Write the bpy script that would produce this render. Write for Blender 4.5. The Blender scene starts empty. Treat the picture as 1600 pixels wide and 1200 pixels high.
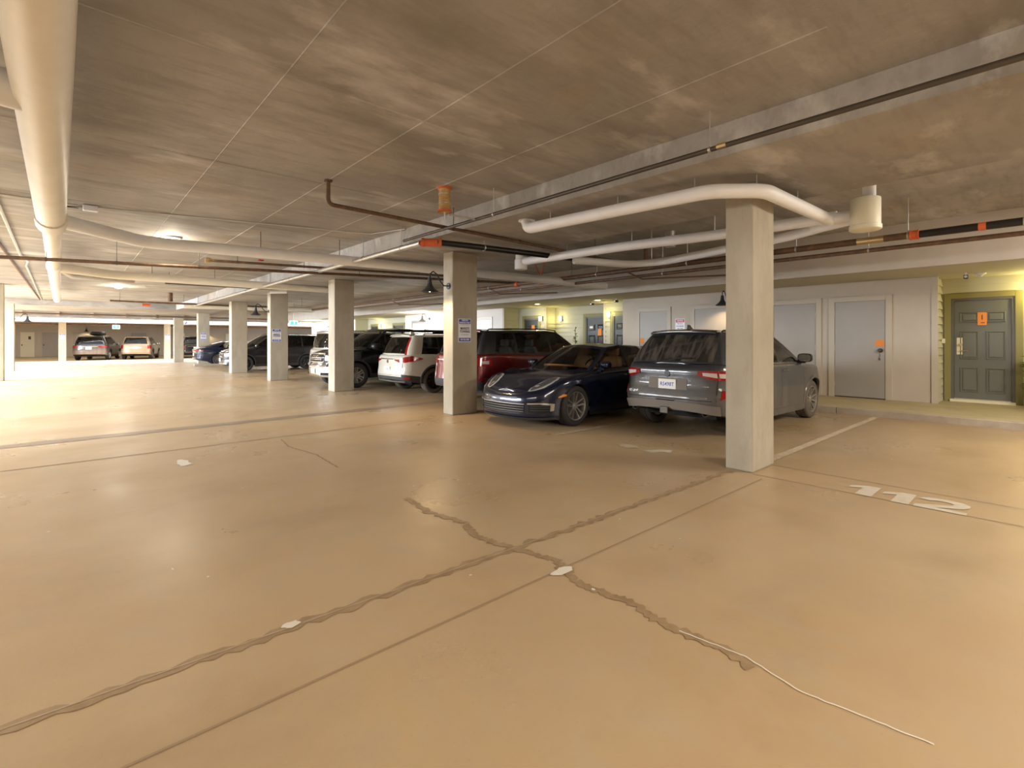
import bpy, bmesh, math, random
from mathutils import Vector, Matrix
random.seed(7)
C = bpy.context.scene
COL = bpy.context.collection
PI = math.pi

# ------------------------------------------------------------------ camera, world, light, exposure
CAM_H = 1.42
cam_d = bpy.data.cameras.new('camera'); cam = bpy.data.objects.new('camera', cam_d); COL.objects.link(cam)
cam_d.sensor_width = 36; cam_d.lens = 17.3925; cam_d.shift_y = -68/1600
cam_d.clip_start = 0.05; cam_d.clip_end = 200
cam.location = (0, 0, CAM_H); cam.rotation_euler = (PI/2, 0, -math.radians(41.9585))
C.camera = cam
C.view_settings.view_transform = 'Standard'; C.view_settings.look = 'None'
C.view_settings.gamma = 1; C.view_settings.use_curve_mapping = False
C.view_settings.exposure = 0.0
w = bpy.data.worlds.new('world'); C.world = w; w.use_nodes = True
w.node_tree.nodes['Background'].inputs[0].default_value = (0.86, 0.93, 1.0, 1)
w.node_tree.nodes['Background'].inputs[1].default_value = 2.2

def area(name, loc, rot, sx, sy, power, col, spread=180):
    l = bpy.data.lights.new(name, 'AREA'); l.shape = 'RECTANGLE'; l.size = sx; l.size_y = sy
    l.energy = power; l.color = col; l.spread = math.radians(spread)
    o = bpy.data.objects.new(name, l); COL.objects.link(o); o.location = loc
    o.rotation_euler = [math.radians(a) for a in rot]
    return o
WARM = (1.0, 0.90, 0.76)
# daylight over the open court and through the vehicle entrance on the left
area('court_daylight', (4, 42.3, 9.0), (0, 0, 0), 40, 5, 12000, (0.92, 0.96, 1.0))
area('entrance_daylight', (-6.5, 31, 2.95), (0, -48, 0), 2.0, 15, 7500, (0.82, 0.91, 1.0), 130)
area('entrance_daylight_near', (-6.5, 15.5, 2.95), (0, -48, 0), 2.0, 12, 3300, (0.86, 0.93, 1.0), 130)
# the warm lamps of the aisle behind and beside the camera
area('aisle_lamp_rear', (1.5, -3.2, 2.95), (25, 0, 0), 4, 1.2, 330, WARM)
area('aisle_lamp_bay', (8.9, -1.8, 3.2), (12, 0, 0), 3, 1.2, 400, WARM)
area('far_bay_fill', (4, 50, 2.62), (0, 0, 0), 22, 1.0, 420, (1.0, 0.92, 0.8))  # added fill light without a fixture, brightens the back wall of the far bays
area('aisle_lamp_front', (-3.6, 3.5, 3.2), (0, -15, 0), 1.0, 4, 170, WARM)

# ------------------------------------------------------------------ materials
def mat(name, col, rough=0.6, metal=0.0, coat=0.0, emis=0.0, alpha=None, trans=0.0, spec=None, noise=None, bump=None):
    m = bpy.data.materials.new(name); m.use_nodes = True
    nt = m.node_tree; b = nt.nodes['Principled BSDF']
    b.inputs['Base Color'].default_value = (*col, 1); b.inputs['Roughness'].default_value = rough
    b.inputs['Metallic'].default_value = metal; b.inputs['Coat Weight'].default_value = coat
    b.inputs['Coat Roughness'].default_value = 0.06
    if spec is not None: b.inputs['Specular IOR Level'].default_value = spec
    if emis: b.inputs['Emission Color'].default_value = (*col, 1); b.inputs['Emission Strength'].default_value = emis
    if trans: b.inputs['Transmission Weight'].default_value = trans
    if noise or bump:
        tc = nt.nodes.new('ShaderNodeTexCoord')
    if noise:   # (scale, other colour, low, high, stretch)
        sc, c2, lo, hi, st = noise
        mp = nt.nodes.new('ShaderNodeMapping'); mp.inputs['Scale'].default_value = st
        nz = nt.nodes.new('ShaderNodeTexNoise'); nz.inputs['Scale'].default_value = sc; nz.inputs['Detail'].default_value = 7; nz.inputs['Roughness'].default_value = 0.62
        cr = nt.nodes.new('ShaderNodeValToRGB'); cr.color_ramp.elements[0].position = lo; cr.color_ramp.elements[1].position = hi
        cr.color_ramp.elements[0].color = (*col, 1); cr.color_ramp.elements[1].color = (*c2, 1)
        nt.links.new(tc.outputs['Object'], mp.inputs[0]); nt.links.new(mp.outputs[0], nz.inputs['Vector'])
        nt.links.new(nz.outputs['Fac'], cr.inputs[0]); nt.links.new(cr.outputs[0], b.inputs['Base Color'])
    if bump:
        sc, strength = bump
        nb = nt.nodes.new('ShaderNodeTexNoise'); nb.inputs['Scale'].default_value = sc; nb.inputs['Detail'].default_value = 4
        bp = nt.nodes.new('ShaderNodeBump'); bp.inputs['Strength'].default_value = strength; bp.inputs['Distance'].default_value = 0.01
        nt.links.new(tc.outputs['Object'], nb.inputs['Vector']); nt.links.new(nb.outputs['Fac'], bp.inputs['Height']); nt.links.new(bp.outputs[0], b.inputs['Normal'])
    return m

def layered(name, base, layers, rough, bump=0.1, rough_var=None, bumpscale=30):
    """layers: (colour, noise scale, stretch, low, high, amount)"""
    m = bpy.data.materials.new(name); m.use_nodes = True; nt = m.node_tree; b = nt.nodes['Principled BSDF']
    tc = nt.nodes.new('ShaderNodeTexCoord')
    cur = None
    for i, (c, sc, st, lo, hi, amt) in enumerate(layers):
        mp = nt.nodes.new('ShaderNodeMapping'); mp.inputs['Scale'].default_value = st; mp.inputs['Location'].default_value = (i*7.3, i*3.1, i)
        nz = nt.nodes.new('ShaderNodeTexNoise'); nz.inputs['Scale'].default_value = sc; nz.inputs['Detail'].default_value = 8; nz.inputs['Roughness'].default_value = 0.6
        mr = nt.nodes.new('ShaderNodeMapRange'); mr.inputs[1].default_value = lo; mr.inputs[2].default_value = hi; mr.inputs[3].default_value = 0; mr.inputs[4].default_value = amt
        mx = nt.nodes.new('ShaderNodeMix'); mx.data_type = 'RGBA'
        nt.links.new(tc.outputs['Object'], mp.inputs[0]); nt.links.new(mp.outputs[0], nz.inputs['Vector']); nt.links.new(nz.outputs['Fac'], mr.inputs[0])
        nt.links.new(mr.outputs[0], mx.inputs[0])
        if cur is None: mx.inputs[6].default_value = (*base, 1)
        else: nt.links.new(cur, mx.inputs[6])
        mx.inputs[7].default_value = (*c, 1); cur = mx.outputs[2]
    nt.links.new(cur, b.inputs['Base Color'])
    if rough_var:
        nz = nt.nodes.new('ShaderNodeTexNoise'); nz.inputs['Scale'].default_value = 0.9; nz.inputs['Detail'].default_value = 6
        mr = nt.nodes.new('ShaderNodeMapRange'); mr.inputs[1].default_value = .35; mr.inputs[2].default_value = .65; mr.inputs[3].default_value = rough_var[0]; mr.inputs[4].default_value = rough_var[1]
        nt.links.new(tc.outputs['Object'], nz.inputs['Vector']); nt.links.new(nz.outputs['Fac'], mr.inputs[0]); nt.links.new(mr.outputs[0], b.inputs['Roughness'])
    else: b.inputs['Roughness'].default_value = rough
    nb = nt.nodes.new('ShaderNodeTexNoise'); nb.inputs['Scale'].default_value = bumpscale; nb.inputs['Detail'].default_value = 5
    bp = nt.nodes.new('ShaderNodeBump'); bp.inputs['Strength'].default_value = bump; bp.inputs['Distance'].default_value = 0.01
    nt.links.new(tc.outputs['Object'], nb.inputs['Vector']); nt.links.new(nb.outputs['Fac'], bp.inputs['Height']); nt.links.new(bp.outputs[0], b.inputs['Normal'])
    return m

M = {}
M['floor'] = layered('floor_concrete', (0.47, 0.33, 0.19), [
    ((0.54, 0.41, 0.26), 0.35, (1, 1, 1), .4, .65, .8),
    ((0.35, 0.24, 0.14), 0.8, (1, 1.3, 1), .52, .75, .55),
    ((0.51, 0.36, 0.19), 1.7, (1, 1, 1), .55, .72, .5),
    ((0.44, 0.37, 0.28), 6, (1, .6, 1), .5, .75, .4),
    ((0.30, 0.20, 0.11), 45, (1, 1, 1), .62, .8, .35)], .4, 0.06, (0.27, 0.46), 60)
M['ceiling'] = layered('ceiling_concrete', (0.335, 0.318, 0.30), [
    ((0.47, 0.44, 0.40), 0.45, (1, .6, 1), .42, .62, .8),
    ((0.21, 0.19, 0.165), 0.9, (.5, 1.2, 1), .50, .66, .7),
    ((0.44, 0.34, 0.22), .55, (1, 1, 1), .56, .74, .55),
    ((0.25, 0.225, 0.195), 6, (.3, 1.5, 1), .48, .68, .5),
    ((0.66, 0.645, 0.63), 1.0, (.7, 1.6, 1), .57, .72, .75)], .8, 0.3, None, 18)
M['column'] = layered('column_concrete', (0.42, 0.37, 0.285), [
    ((0.30, 0.255, 0.185), 1.2, (1, 1, .5), .45, .7, .7),
    ((0.52, 0.47, 0.38), 3, (1, 1, .35), .5, .7, .5),
    ((0.33, 0.25, 0.15), 14, (1, 1, .3), .58, .78, .5)], .8, 0.2, None, 40)
def bay_dirt(m):
    # oil and tyre dirt worn into the parking bays (x from 6 m to the kerb)
    nt = m.node_tree; b = nt.nodes['Principled BSDF']; src = b.inputs['Base Color'].links[0].from_socket
    tc = nt.nodes.new('ShaderNodeTexCoord'); sp = nt.nodes.new('ShaderNodeSeparateXYZ'); nt.links.new(tc.outputs['Object'], sp.inputs[0])
    nz = nt.nodes.new('ShaderNodeTexNoise'); nz.inputs['Scale'].default_value = .7; nz.inputs['Detail'].default_value = 7; nt.links.new(tc.outputs['Object'], nz.inputs['Vector'])
    ad = nt.nodes.new('ShaderNodeMath'); ad.operation = 'MULTIPLY_ADD'; ad.inputs[1].default_value = 3.5; nt.links.new(nz.outputs['Fac'], ad.inputs[0]); nt.links.new(sp.outputs[0], ad.inputs[2])
    mr = nt.nodes.new('ShaderNodeMapRange'); mr.inputs[1].default_value = 6.6; mr.inputs[2].default_value = 9.2; mr.inputs[3].default_value = 0; mr.inputs[4].default_value = .62; nt.links.new(ad.outputs[0], mr.inputs[0])
    mx = nt.nodes.new('ShaderNodeMix'); mx.data_type = 'RGBA'; nt.links.new(mr.outputs[0], mx.inputs[0]); nt.links.new(src, mx.inputs[6]); mx.inputs[7].default_value = (0.23, 0.155, 0.078, 1)
    nt.links.new(mx.outputs[2], b.inputs['Base Color'])
bay_dirt(M['floor'])
M['walk'] = layered('walkway_concrete', (0.42, 0.35, 0.20), [((0.33, 0.27, 0.16), 2, (1, 1, 1), .4, .7, .7), ((0.5, 0.42, .27), 12, (1, 1, 1), .5, .75, .4)], .7, .15, None, 50)
M['curb'] = layered('curb_concrete', (0.40, 0.34, 0.27), [((0.28, 0.22, 0.17), 4, (1, 1, 1), .4, .7, .7)], .75, .2, None, 40)
M['plaster'] = mat('painted_wall', (0.58, 0.515, 0.44), .75, noise=(1.2, (0.53, 0.465, 0.39), .35, .7, (1, 1, 1)), bump=(60, .08))
M['white_wall'] = mat('white_wall', (0.80, 0.76, 0.72), .75, noise=(1.2, (0.74, 0.70, 0.66), .35, .7, (1, 1, 1)))
M['fascia'] = mat('fascia_paint', (0.50, 0.45, 0.39), .75, noise=(2, (0.45, 0.40, 0.34), .35, .7, (1, 1, 1)))
M['soffit'] = mat('soffit_paint', (0.50, 0.46, 0.35), .75)
M['trim'] = mat('frame_paint', (0.55, 0.49, 0.41), .6)
M['door_grey'] = mat('storage_door_paint', (0.40, 0.375, 0.35), .5, noise=(1, (0.37, 0.34, 0.31), .4, .7, (1, 1, 1)))
M['door_white'] = mat('white_door_paint', (0.86, 0.85, 0.83), .5)
M['siding'] = mat('siding_paint', (0.55, 0.53, 0.42), .65, bump=(80, .1))
M['olive'] = mat('olive_trim', (0.27, 0.24, 0.09), .5)
M['unit_door'] = mat('unit_door_paint', (0.155, 0.16, 0.15), .38)
M['unit_door_dark'] = mat('dark_unit_door_paint', (0.035, 0.038, 0.032), .4)
M['unit_frame'] = mat('unit_frame_paint', (0.13, 0.125, 0.12), .4)
M['cream'] = mat('cream_paint', (0.80, 0.76, 0.60), .5)
M['brass'] = mat('brass', (0.75, 0.60, 0.35), .3, 1)
M['chrome'] = mat('chrome', (0.8, 0.8, 0.8), .15, 1)
M['steel'] = mat('galvanised_steel', (0.55, 0.54, 0.52), .4, .9)
M['darksteel'] = mat('dark_steel', (0.10, 0.085, 0.07), .5, .6)
M['orange_paper'] = mat('orange_paper', (0.85, 0.28, 0.05), .7)
M['black'] = mat('black_plastic', (0.012, 0.012, 0.013), .45)
M['trimblack'] = mat('trim_plastic', (0.035, 0.034, 0.033), .6)
M['void'] = mat('dark_interior', (0.01, 0.01, 0.01), .9)
M['pvc'] = mat('white_pipe', (0.90, 0.90, 0.92), .45, noise=(3, (0.84, 0.83, 0.84), .4, .7, (1, 1, 1)))
M['pvc_cream'] = mat('cream_pipe', (0.82, 0.77, 0.67), .45, noise=(3, (0.77, 0.71, 0.60), .4, .7, (1, 1, 1)))
M['rust'] = mat('rusty_pipe', (0.125, 0.075, 0.048), .6, .3, noise=(9, (0.23, 0.12, 0.06), .45, .7, (1, 1, 1)))
M['blackpipe'] = mat('black_pipe', (0.022, 0.02, 0.018), .35, .3, noise=(5, (0.11, 0.055, 0.02), .62, .75, (1, 1, 1)))
M['orange'] = mat('orange_coupling', (0.62, 0.12, 0.035), .5)
M['amber_can'] = mat('amber_tube', (0.52, 0.35, 0.13), .6, noise=(14, (0.40, 0.23, 0.08), .4, .6, (1, 1, 3)))
M['conduit'] = mat('conduit', (0.50, 0.48, 0.45), .4, .5)
M['paint_line'] = mat('line_paint', (0.49, 0.41, 0.30), .6, noise=(7, (0.40, 0.29, 0.17), .42, .66, (1, 1, 1)))
M['stencil'] = mat('stencil_paint', (0.56, 0.50, 0.41), .6, noise=(12, (0.52, 0.42, 0.30), .5, .7, (1, 1, 1)))
M['sealant'] = mat('crack_sealant', (0.38, 0.265, 0.155), .45, noise=(9, (0.29, 0.195, 0.105), .4, .65, (1, 1, 1)))
M['joint'] = mat('joint_groove', (0.33, 0.235, 0.14), .7)
M['stain'] = mat('dark_floor_band', (0.28, 0.21, 0.15), .4, noise=(3, (0.36, 0.27, 0.18), .45, .7, (1, 1, 1)))
M['chalk'] = mat('chipped_patch', (0.72, 0.66, 0.56), .8)
M['blue'] = mat('sign_blue', (0.045, 0.06, 0.42), .4)
M['signwhite'] = mat('sign_white', (0.80, 0.80, 0.86), .4)
M['ink'] = mat('sign_ink', (0.03, 0.03, 0.07), .6)
M['red'] = mat('sign_red', (0.55, 0.02, 0.015), .4)
M['green'] = mat('exit_green', (0.10, 0.75, 0.45), .5, emis=1.2)
M['exitwhite'] = mat('exit_panel', (0.80, 1.0, 0.92), .5, emis=1.5)
M['lampshade'] = mat('lamp_enamel', (0.03, 0.03, 0.032), .35)
M['bulb'] = mat('bulb', (1.0, 0.80, 0.5), .5, emis=25)
M['downlight'] = mat('downlight_lens', (1.0, 0.93, 0.6), .5, emis=14)
M['sconce'] = mat('sconce_lens', (1.0, 0.93, 0.6), .5, emis=4)
M['leaf'] = mat('leaf', (0.10, 0.24, 0.03), .5)
M['pot'] = mat('plant_pot', (0.10, 0.075, 0.05), .6)
M['rubber'] = mat('tyre_rubber', (0.028, 0.026, 0.025), .75, bump=(40, .2))
M['rubber_dusty'] = mat('dusty_tyre', (0.085, 0.07, 0.055), .85, bump=(40, .2))
M['alloy'] = mat('alloy', (0.62, 0.60, 0.57), .28, .9)
M['alloy_dusty'] = mat('dusty_alloy', (0.30, 0.27, 0.23), .5, .6)
M['alloy_black'] = mat('black_alloy', (0.02, 0.02, 0.02), .35, .3)
M['disc'] = mat('brake_disc', (0.16, 0.15, 0.14), .5, .8)
M['taillight'] = mat('tail_light_red', (0.27, 0.006, 0.007), .12, coat=1)
M['taillight_clear'] = mat('tail_light_clear', (0.60, 0.50, 0.48), .2, coat=1)
M['headlight'] = mat('head_light_lens', (0.10, 0.10, 0.10), .1, .3, coat=1)
M['headbright'] = mat('head_light_reflector', (0.85, 0.85, 0.85), .15, .7)
M['amber'] = mat('amber_reflector', (0.80, 0.28, 0.02), .25, coat=1)
M['plate'] = mat('licence_plate', (0.78, 0.76, 0.72), .4)
M['tan'] = mat('tan_leather', (0.80, 0.46, 0.22), .5)
M['seatgrey'] = mat('grey_seat', (0.06, 0.06, 0.06), .7)
M['dust'] = mat('road_dust', (0.20, 0.17, 0.14), .8)
def glass(name, col, mixf):
    m = bpy.data.materials.new(name); m.use_nodes = True; nt = m.node_tree; nt.nodes.remove(nt.nodes['Principled BSDF'])
    t = nt.nodes.new('ShaderNodeBsdfTransparent'); t.inputs[0].default_value = (*col, 1)
    g = nt.nodes.new('ShaderNodeBsdfGlossy'); g.inputs['Roughness'].default_value = 0.03; g.inputs[0].default_value = (1, 1, 1, 1)
    f = nt.nodes.new('ShaderNodeFresnel'); f.inputs[0].default_value = mixf
    mx = nt.nodes.new('ShaderNodeMixShader'); nt.links.new(f.outputs[0], mx.inputs[0]); nt.links.new(t.outputs[0], mx.inputs[1]); nt.links.new(g.outputs[0], mx.inputs[2])
    nt.links.new(mx.outputs[0], nt.nodes['Material Output'].inputs[0]); return m
M['glass'] = glass('car_glass', (0.88, 0.90, 0.87), 1.5)
M['glass_dark'] = glass('tinted_car_glass', (0.10, 0.10, 0.10), 1.5)
def dusty_glass():
    m = glass('dusty_rear_glass', (0.10, 0.10, 0.10), 1.5); nt = m.node_tree; out = nt.nodes['Material Output']; src = out.inputs[0].links[0].from_socket
    d = nt.nodes.new('ShaderNodeBsdfDiffuse'); d.inputs[0].default_value = (0.20, 0.17, 0.14, 1); tc = nt.nodes.new('ShaderNodeTexCoord'); mp = nt.nodes.new('ShaderNodeMapping'); mp.inputs['Scale'].default_value = (1, 3, .5)
    nz = nt.nodes.new('ShaderNodeTexNoise'); nz.inputs['Scale'].default_value = 3; nz.inputs['Detail'].default_value = 6; mr = nt.nodes.new('ShaderNodeMapRange'); mr.inputs[1].default_value = .42; mr.inputs[2].default_value = .68; mr.inputs[3].default_value = .10; mr.inputs[4].default_value = .55
    mx = nt.nodes.new('ShaderNodeMixShader')
    nt.links.new(tc.outputs['Object'], mp.inputs[0]); nt.links.new(mp.outputs[0], nz.inputs[0]); nt.links.new(nz.outputs['Fac'], mr.inputs[0]); nt.links.new(mr.outputs[0], mx.inputs[0]); nt.links.new(src, mx.inputs[1]); nt.links.new(d.outputs[0], mx.inputs[2]); nt.links.new(mx.outputs[0], out.inputs[0])
    return m
M['glass_dusty'] = dusty_glass()
def paint(name, col, rough=.28, metal=.3, dust=None):
    m = mat(name, col, rough, metal, coat=1.0)
    if dust:
        nt = m.node_tree; b = nt.nodes['Principled BSDF']; tc = nt.nodes.new('ShaderNodeTexCoord')
        sp = nt.nodes.new('ShaderNodeSeparateXYZ'); nt.links.new(tc.outputs['Object'], sp.inputs[0])
        mr = nt.nodes.new('ShaderNodeMapRange'); mr.inputs[1].default_value = dust[2]; mr.inputs[2].default_value = .35; mr.inputs[3].default_value = 0.0; mr.inputs[4].default_value = dust[1]
        nt.links.new(sp.outputs[2], mr.inputs[0])
        nz = nt.nodes.new('ShaderNodeTexNoise'); nz.inputs['Scale'].default_value = 5; nz.inputs['Detail'].default_value = 8
        mp = nt.nodes.new('ShaderNodeMapping'); mp.inputs['Scale'].default_value = (1, 1, .35); nt.links.new(tc.outputs['Object'], mp.inputs[0]); nt.links.new(mp.outputs[0], nz.inputs[0])
        m2 = nt.nodes.new('ShaderNodeMapRange'); m2.inputs[1].default_value = .3; m2.inputs[2].default_value = .65; m2.inputs[3].default_value = .45; m2.inputs[4].default_value = 1.15
        nt.links.new(nz.outputs['Fac'], m2.inputs[0])
        mu = nt.nodes.new('ShaderNodeMath'); mu.operation = 'MULTIPLY'; mu.use_clamp = True; nt.links.new(mr.outputs[0], mu.inputs[0]); nt.links.new(m2.outputs[0], mu.inputs[1])
        mx = nt.nodes.new('ShaderNodeMix'); mx.data_type = 'RGBA'; nt.links.new(mu.outputs[0], mx.inputs[0]); mx.inputs[6].default_value = (*col, 1); mx.inputs[7].default_value = (*dust[0], 1)
        nt.links.new(mx.outputs[2], b.inputs['Base Color'])
        iv = nt.nodes.new('ShaderNodeMath'); iv.operation = 'SUBTRACT'; iv.inputs[0].default_value = 1; nt.links.new(mu.outputs[0], iv.inputs[1]); nt.links.new(iv.outputs[0], b.inputs['Coat Weight'])
        r2 = nt.nodes.new('ShaderNodeMapRange'); r2.inputs[3].default_value = rough; r2.inputs[4].default_value = .8; nt.links.new(mu.outputs[0], r2.inputs[0]); nt.links.new(r2.outputs[0], b.inputs['Roughness'])
    return m

# ------------------------------------------------------------------ mesh helpers
class MB:
    def __init__(s): s.v = []; s.f = []
    def add(s, vs, fs):
        o = len(s.v); s.v += [tuple(v) for v in vs]; s.f += [tuple(i+o for i in f) for f in fs]; return s
    def box(s, a, b):
        x0, y0, z0 = a; x1, y1, z1 = b
        if x0 > x1: x0, x1 = x1, x0
        if y0 > y1: y0, y1 = y1, y0
        if z0 > z1: z0, z1 = z1, z0
        return s.add([(x0,y0,z0),(x1,y0,z0),(x1,y1,z0),(x0,y1,z0),(x0,y0,z1),(x1,y0,z1),(x1,y1,z1),(x0,y1,z1)],
            [(0,3,2,1),(4,5,6,7),(0,1,5,4),(1,2,6,5),(2,3,7,6),(3,0,4,7)])
    def tube(s, pts, r, n=12, cap=True):
        pts = [Vector(p) for p in pts]; rings = []; rr = r if isinstance(r, (list, tuple)) else [r]*len(pts)
        up = None
        for i, p in enumerate(pts):
            if i == 0: d = pts[1]-p
            elif i == len(pts)-1: d = p-pts[i-1]
            else: d = (pts[i+1]-p).normalized()+(p-pts[i-1]).normalized()
            d.normalize()
            if up is None:
                up = Vector((0,0,1)) if abs(d.z) < .9 else Vector((1,0,0))
            a = d.cross(up).normalized(); b = a.cross(d).normalized(); up = b
            k = 1.0
            if 0 < i < len(pts)-1:
                c = (pts[i+1]-p).normalized().dot((p-pts[i-1]).normalized()); k = 1/max(.6, math.sqrt(max(0, (1+c)/2)))
            rings.append([p + (a*math.cos(t)+b*math.sin(t))*rr[i] for t in [2*PI*j/n for j in range(n)]])
        o = len(s.v)
        for R_ in rings: s.v += [tuple(q) for q in R_]
        for i in range(len(rings)-1):
            for j in range(n):
                s.f.append((o+i*n+j, o+i*n+(j+1)%n, o+(i+1)*n+(j+1)%n, o+(i+1)*n+j))
        if cap:
            s.f.append(tuple(o+j for j in range(n))[::-1]); s.f.append(tuple(o+(len(rings)-1)*n+j for j in range(n)))
        return s
    def lathe(s, prof, n=24, axis='z', c=(0,0,0)):
        o = len(s.v)
        for (r, h) in prof:
            for j in range(n):
                t = 2*PI*j/n; x, y = r*math.cos(t), r*math.sin(t)
                if axis == 'z': s.v.append((c[0]+x, c[1]+y, c[2]+h))
                elif axis == 'y': s.v.append((c[0]+x, c[1]+h, c[2]+y))
                else: s.v.append((c[0]+h, c[1]+x, c[2]+y))
        for i in range(len(prof)-1):
            for j in range(n): s.f.append((o+i*n+j, o+i*n+(j+1)%n, o+(i+1)*n+(j+1)%n, o+(i+1)*n+j))
        return s
    def prism(s, poly, a, b, axis='x'):
        n = len(poly)
        def P(q, h): return {'x': (h, q[0], q[1]), 'y': (q[0], h, q[1]), 'z': (q[0], q[1], h)}[axis]
        s.add([P(q, a) for q in poly]+[P(q, b) for q in poly], [tuple(range(n))[::-1], tuple(range(n, 2*n))]+[(i, (i+1)%n, n+(i+1)%n, n+i) for i in range(n)])
        return s
    def grid(s, rows, flip=False):
        o = len(s.v); m = len(rows[0])
        for r in rows: s.v += [tuple(p) for p in r]
        for i in range(len(rows)-1):
            for j in range(m-1):
                f = (o+i*m+j, o+i*m+j+1, o+(i+1)*m+j+1, o+(i+1)*m+j)
                s.f.append(f[::-1] if flip else f)
        return s
    def build(s, name, m, parent=None, smooth=None, bevel=0, fix=True):
        me = bpy.data.meshes.new(name); me.from_pydata(s.v, [], s.f)
        if fix or bevel:
            bm = bmesh.new(); bm.from_mesh(me); bmesh.ops.remove_doubles(bm, verts=bm.verts, dist=1e-5)
            if bevel: bmesh.ops.bevel(bm, geom=[e for e in bm.edges if len(e.link_faces) == 2 and e.calc_face_angle(0) > .6], offset=bevel, segments=2, affect='EDGES', profile=.5)
            bmesh.ops.recalc_face_normals(bm, faces=bm.faces); bm.to_mesh(me); bm.free()
        me.materials.append(M[m] if isinstance(m, str) else m)
        if smooth:
            me.polygons.foreach_set('use_smooth', [True]*len(me.polygons)); me.set_sharp_from_angle(angle=math.radians(smooth))
        o = bpy.data.objects.new(name, me); COL.objects.link(o)
        if parent: o.parent = parent
        return o
def bx(a, b): return MB().box(a, b)
def tag(o, label=None, cat=None, group=None, kind=None):
    if label: o['label'] = label
    if cat: o['category'] = cat
    if group: o['group'] = group
    if kind: o['kind'] = kind
    return o
def empty(name, loc=(0,0,0), rz=0, label=None, cat=None, group=None):
    o = bpy.data.objects.new(name, None); COL.objects.link(o); o.location = loc; o.rotation_euler = (0,0,rz); o.empty_display_size = .2
    return tag(o, label, cat, group)
def struct(name, mb, m, label, cat='structure', **k): return tag(mb.build(name, m, **k), label, cat, kind='structure')
def copy_tree(o, parent=None):
    c = o.copy(); COL.objects.link(c); c.parent = parent
    for ch in o.children: copy_tree(ch, c)
    return c
def text(body, size, loc, normal, up, m, name='lettering', parent=None, depth=0.002, sx=1.0, bold=0.0, align='CENTER'):
    cu = bpy.data.curves.new(name, 'FONT'); cu.body = body; cu.size = size; cu.align_x = align; cu.align_y = 'CENTER'; cu.extrude = depth; cu.offset = bold; cu.resolution_u = 3
    t = bpy.data.objects.new(name, cu); COL.objects.link(t)
    me = bpy.data.meshes.new_from_object(t); bpy.data.objects.remove(t)
    me.materials.clear(); me.materials.append(M[m])
    o = bpy.data.objects.new(name, me); COL.objects.link(o)
    n = Vector(normal).normalized(); u = Vector(up).normalized(); r = u.cross(n)
    mt = Matrix(((r.x*sx, u.x, n.x, loc[0]), (r.y*sx, u.y, n.y, loc[1]), (r.z*sx, u.z, n.z, loc[2]), (0,0,0,1)))
    me.transform(mt)
    if parent: o.parent = parent
    return o

# ------------------------------------------------------------------ the setting
ZL, ZD, ZR, ZS = 3.42, 3.12, 3.58, 2.75      # left slab, drop band, right slab, soffit
XW, XC, XF = 13.4, 11.2, 11.5                # storage wall, kerb, fascia
struct('floor', bx((-9, -8, -.2), (XC, 60, 0)).box((XC, 37, -.2), (30, 60, 0)), 'floor', 'tan polished concrete garage floor', 'floor')
def slab(name, a, b, label): return struct(name, bx(a, b), 'ceiling', label, 'ceiling')
slab('ceiling', (-9, -8, ZL), (4.5, 33, ZL+.4), 'bare concrete slab over the aisle with pale patches')
slab('ceiling.001', (4.5, -8, ZD), (6.57, 33, ZD+.7), 'lower concrete band over the column row')
slab('ceiling.002', (6.57, -8, ZR), (XF, 39.6, ZR+.3), 'bare concrete slab over the parking bays')
slab('ceiling.003', (-9, 33, ZD), (6.57, 39.6, ZD+.7), 'lowered concrete slab at the far end before the open court')
struct('trim_1', bx((-9, 39.6, 2.76), (13.4, 39.95, 4.2)), 'fascia', 'edge beam at the far end of the parking deck', 'beam')
struct('trim_2', bx((XF, -8, ZS), (XF+.2, 39.6, ZR+.3)), 'fascia', 'long painted fascia beam in front of the storage wall', 'beam')
struct('trim_3', bx((XF+.2, -8, ZS+.002), (15.6, 37, ZS+.12)), 'soffit', 'painted soffit over the raised walkway', 'soffit')
for i, y in enumerate([0,]): pass
# formwork ridges on the slab
for i, (x, y0, y1) in enumerate([(1.22, 1, 20), (2.42, 1, 20), (3.6, 1, 20)]):
    tag(MB().prism([(x-.008, ZL+.001), (x+.008, ZL+.001), (x, ZL-.006)], y0, y1, 'y').build('formwork_ridge', 'ceiling', parent=bpy.data.objects['ceiling']))
for i, y in enumerate((3.9, 6.3, 9.4)):
    MB().prism([(y-.008, ZL+.001), (y+.008, ZL+.001), (y, ZL-.006)], -6, 4.5, 'x').build('formwork_ridge', 'ceiling', parent=bpy.data.objects['ceiling'])
struct('wall_rear', bx((-9, -8.2, 0), (16, -8, 4)), 'plaster', 'plain painted wall behind the camera', 'wall')
struct('wall_left', bx((-9.2, -8, 0), (-9, 60, 4)), 'plaster', 'plain painted wall on the left of the garage', 'wall')
# raised walkway along the doors
struct('trim_4', bx((XC+.12, -8, -.1), (15.6, 37, .115)), 'walk', 'raised olive-tan concrete walkway in front of the doors', 'walkway')
kerb = struct('trim_5', bx((XC, -8, -.1), (XC+.12, -.01, .118)), 'curb', 'concrete kerb along the raised walkway', 'kerb')
y = 0.0
while y < 37:
    bx((XC, y+.004, -.1), (XC+.12, min(37, y+2.96), .118)).build('kerb_stone', 'curb', parent=kerb, bevel=.008); y += 2.964

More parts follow.
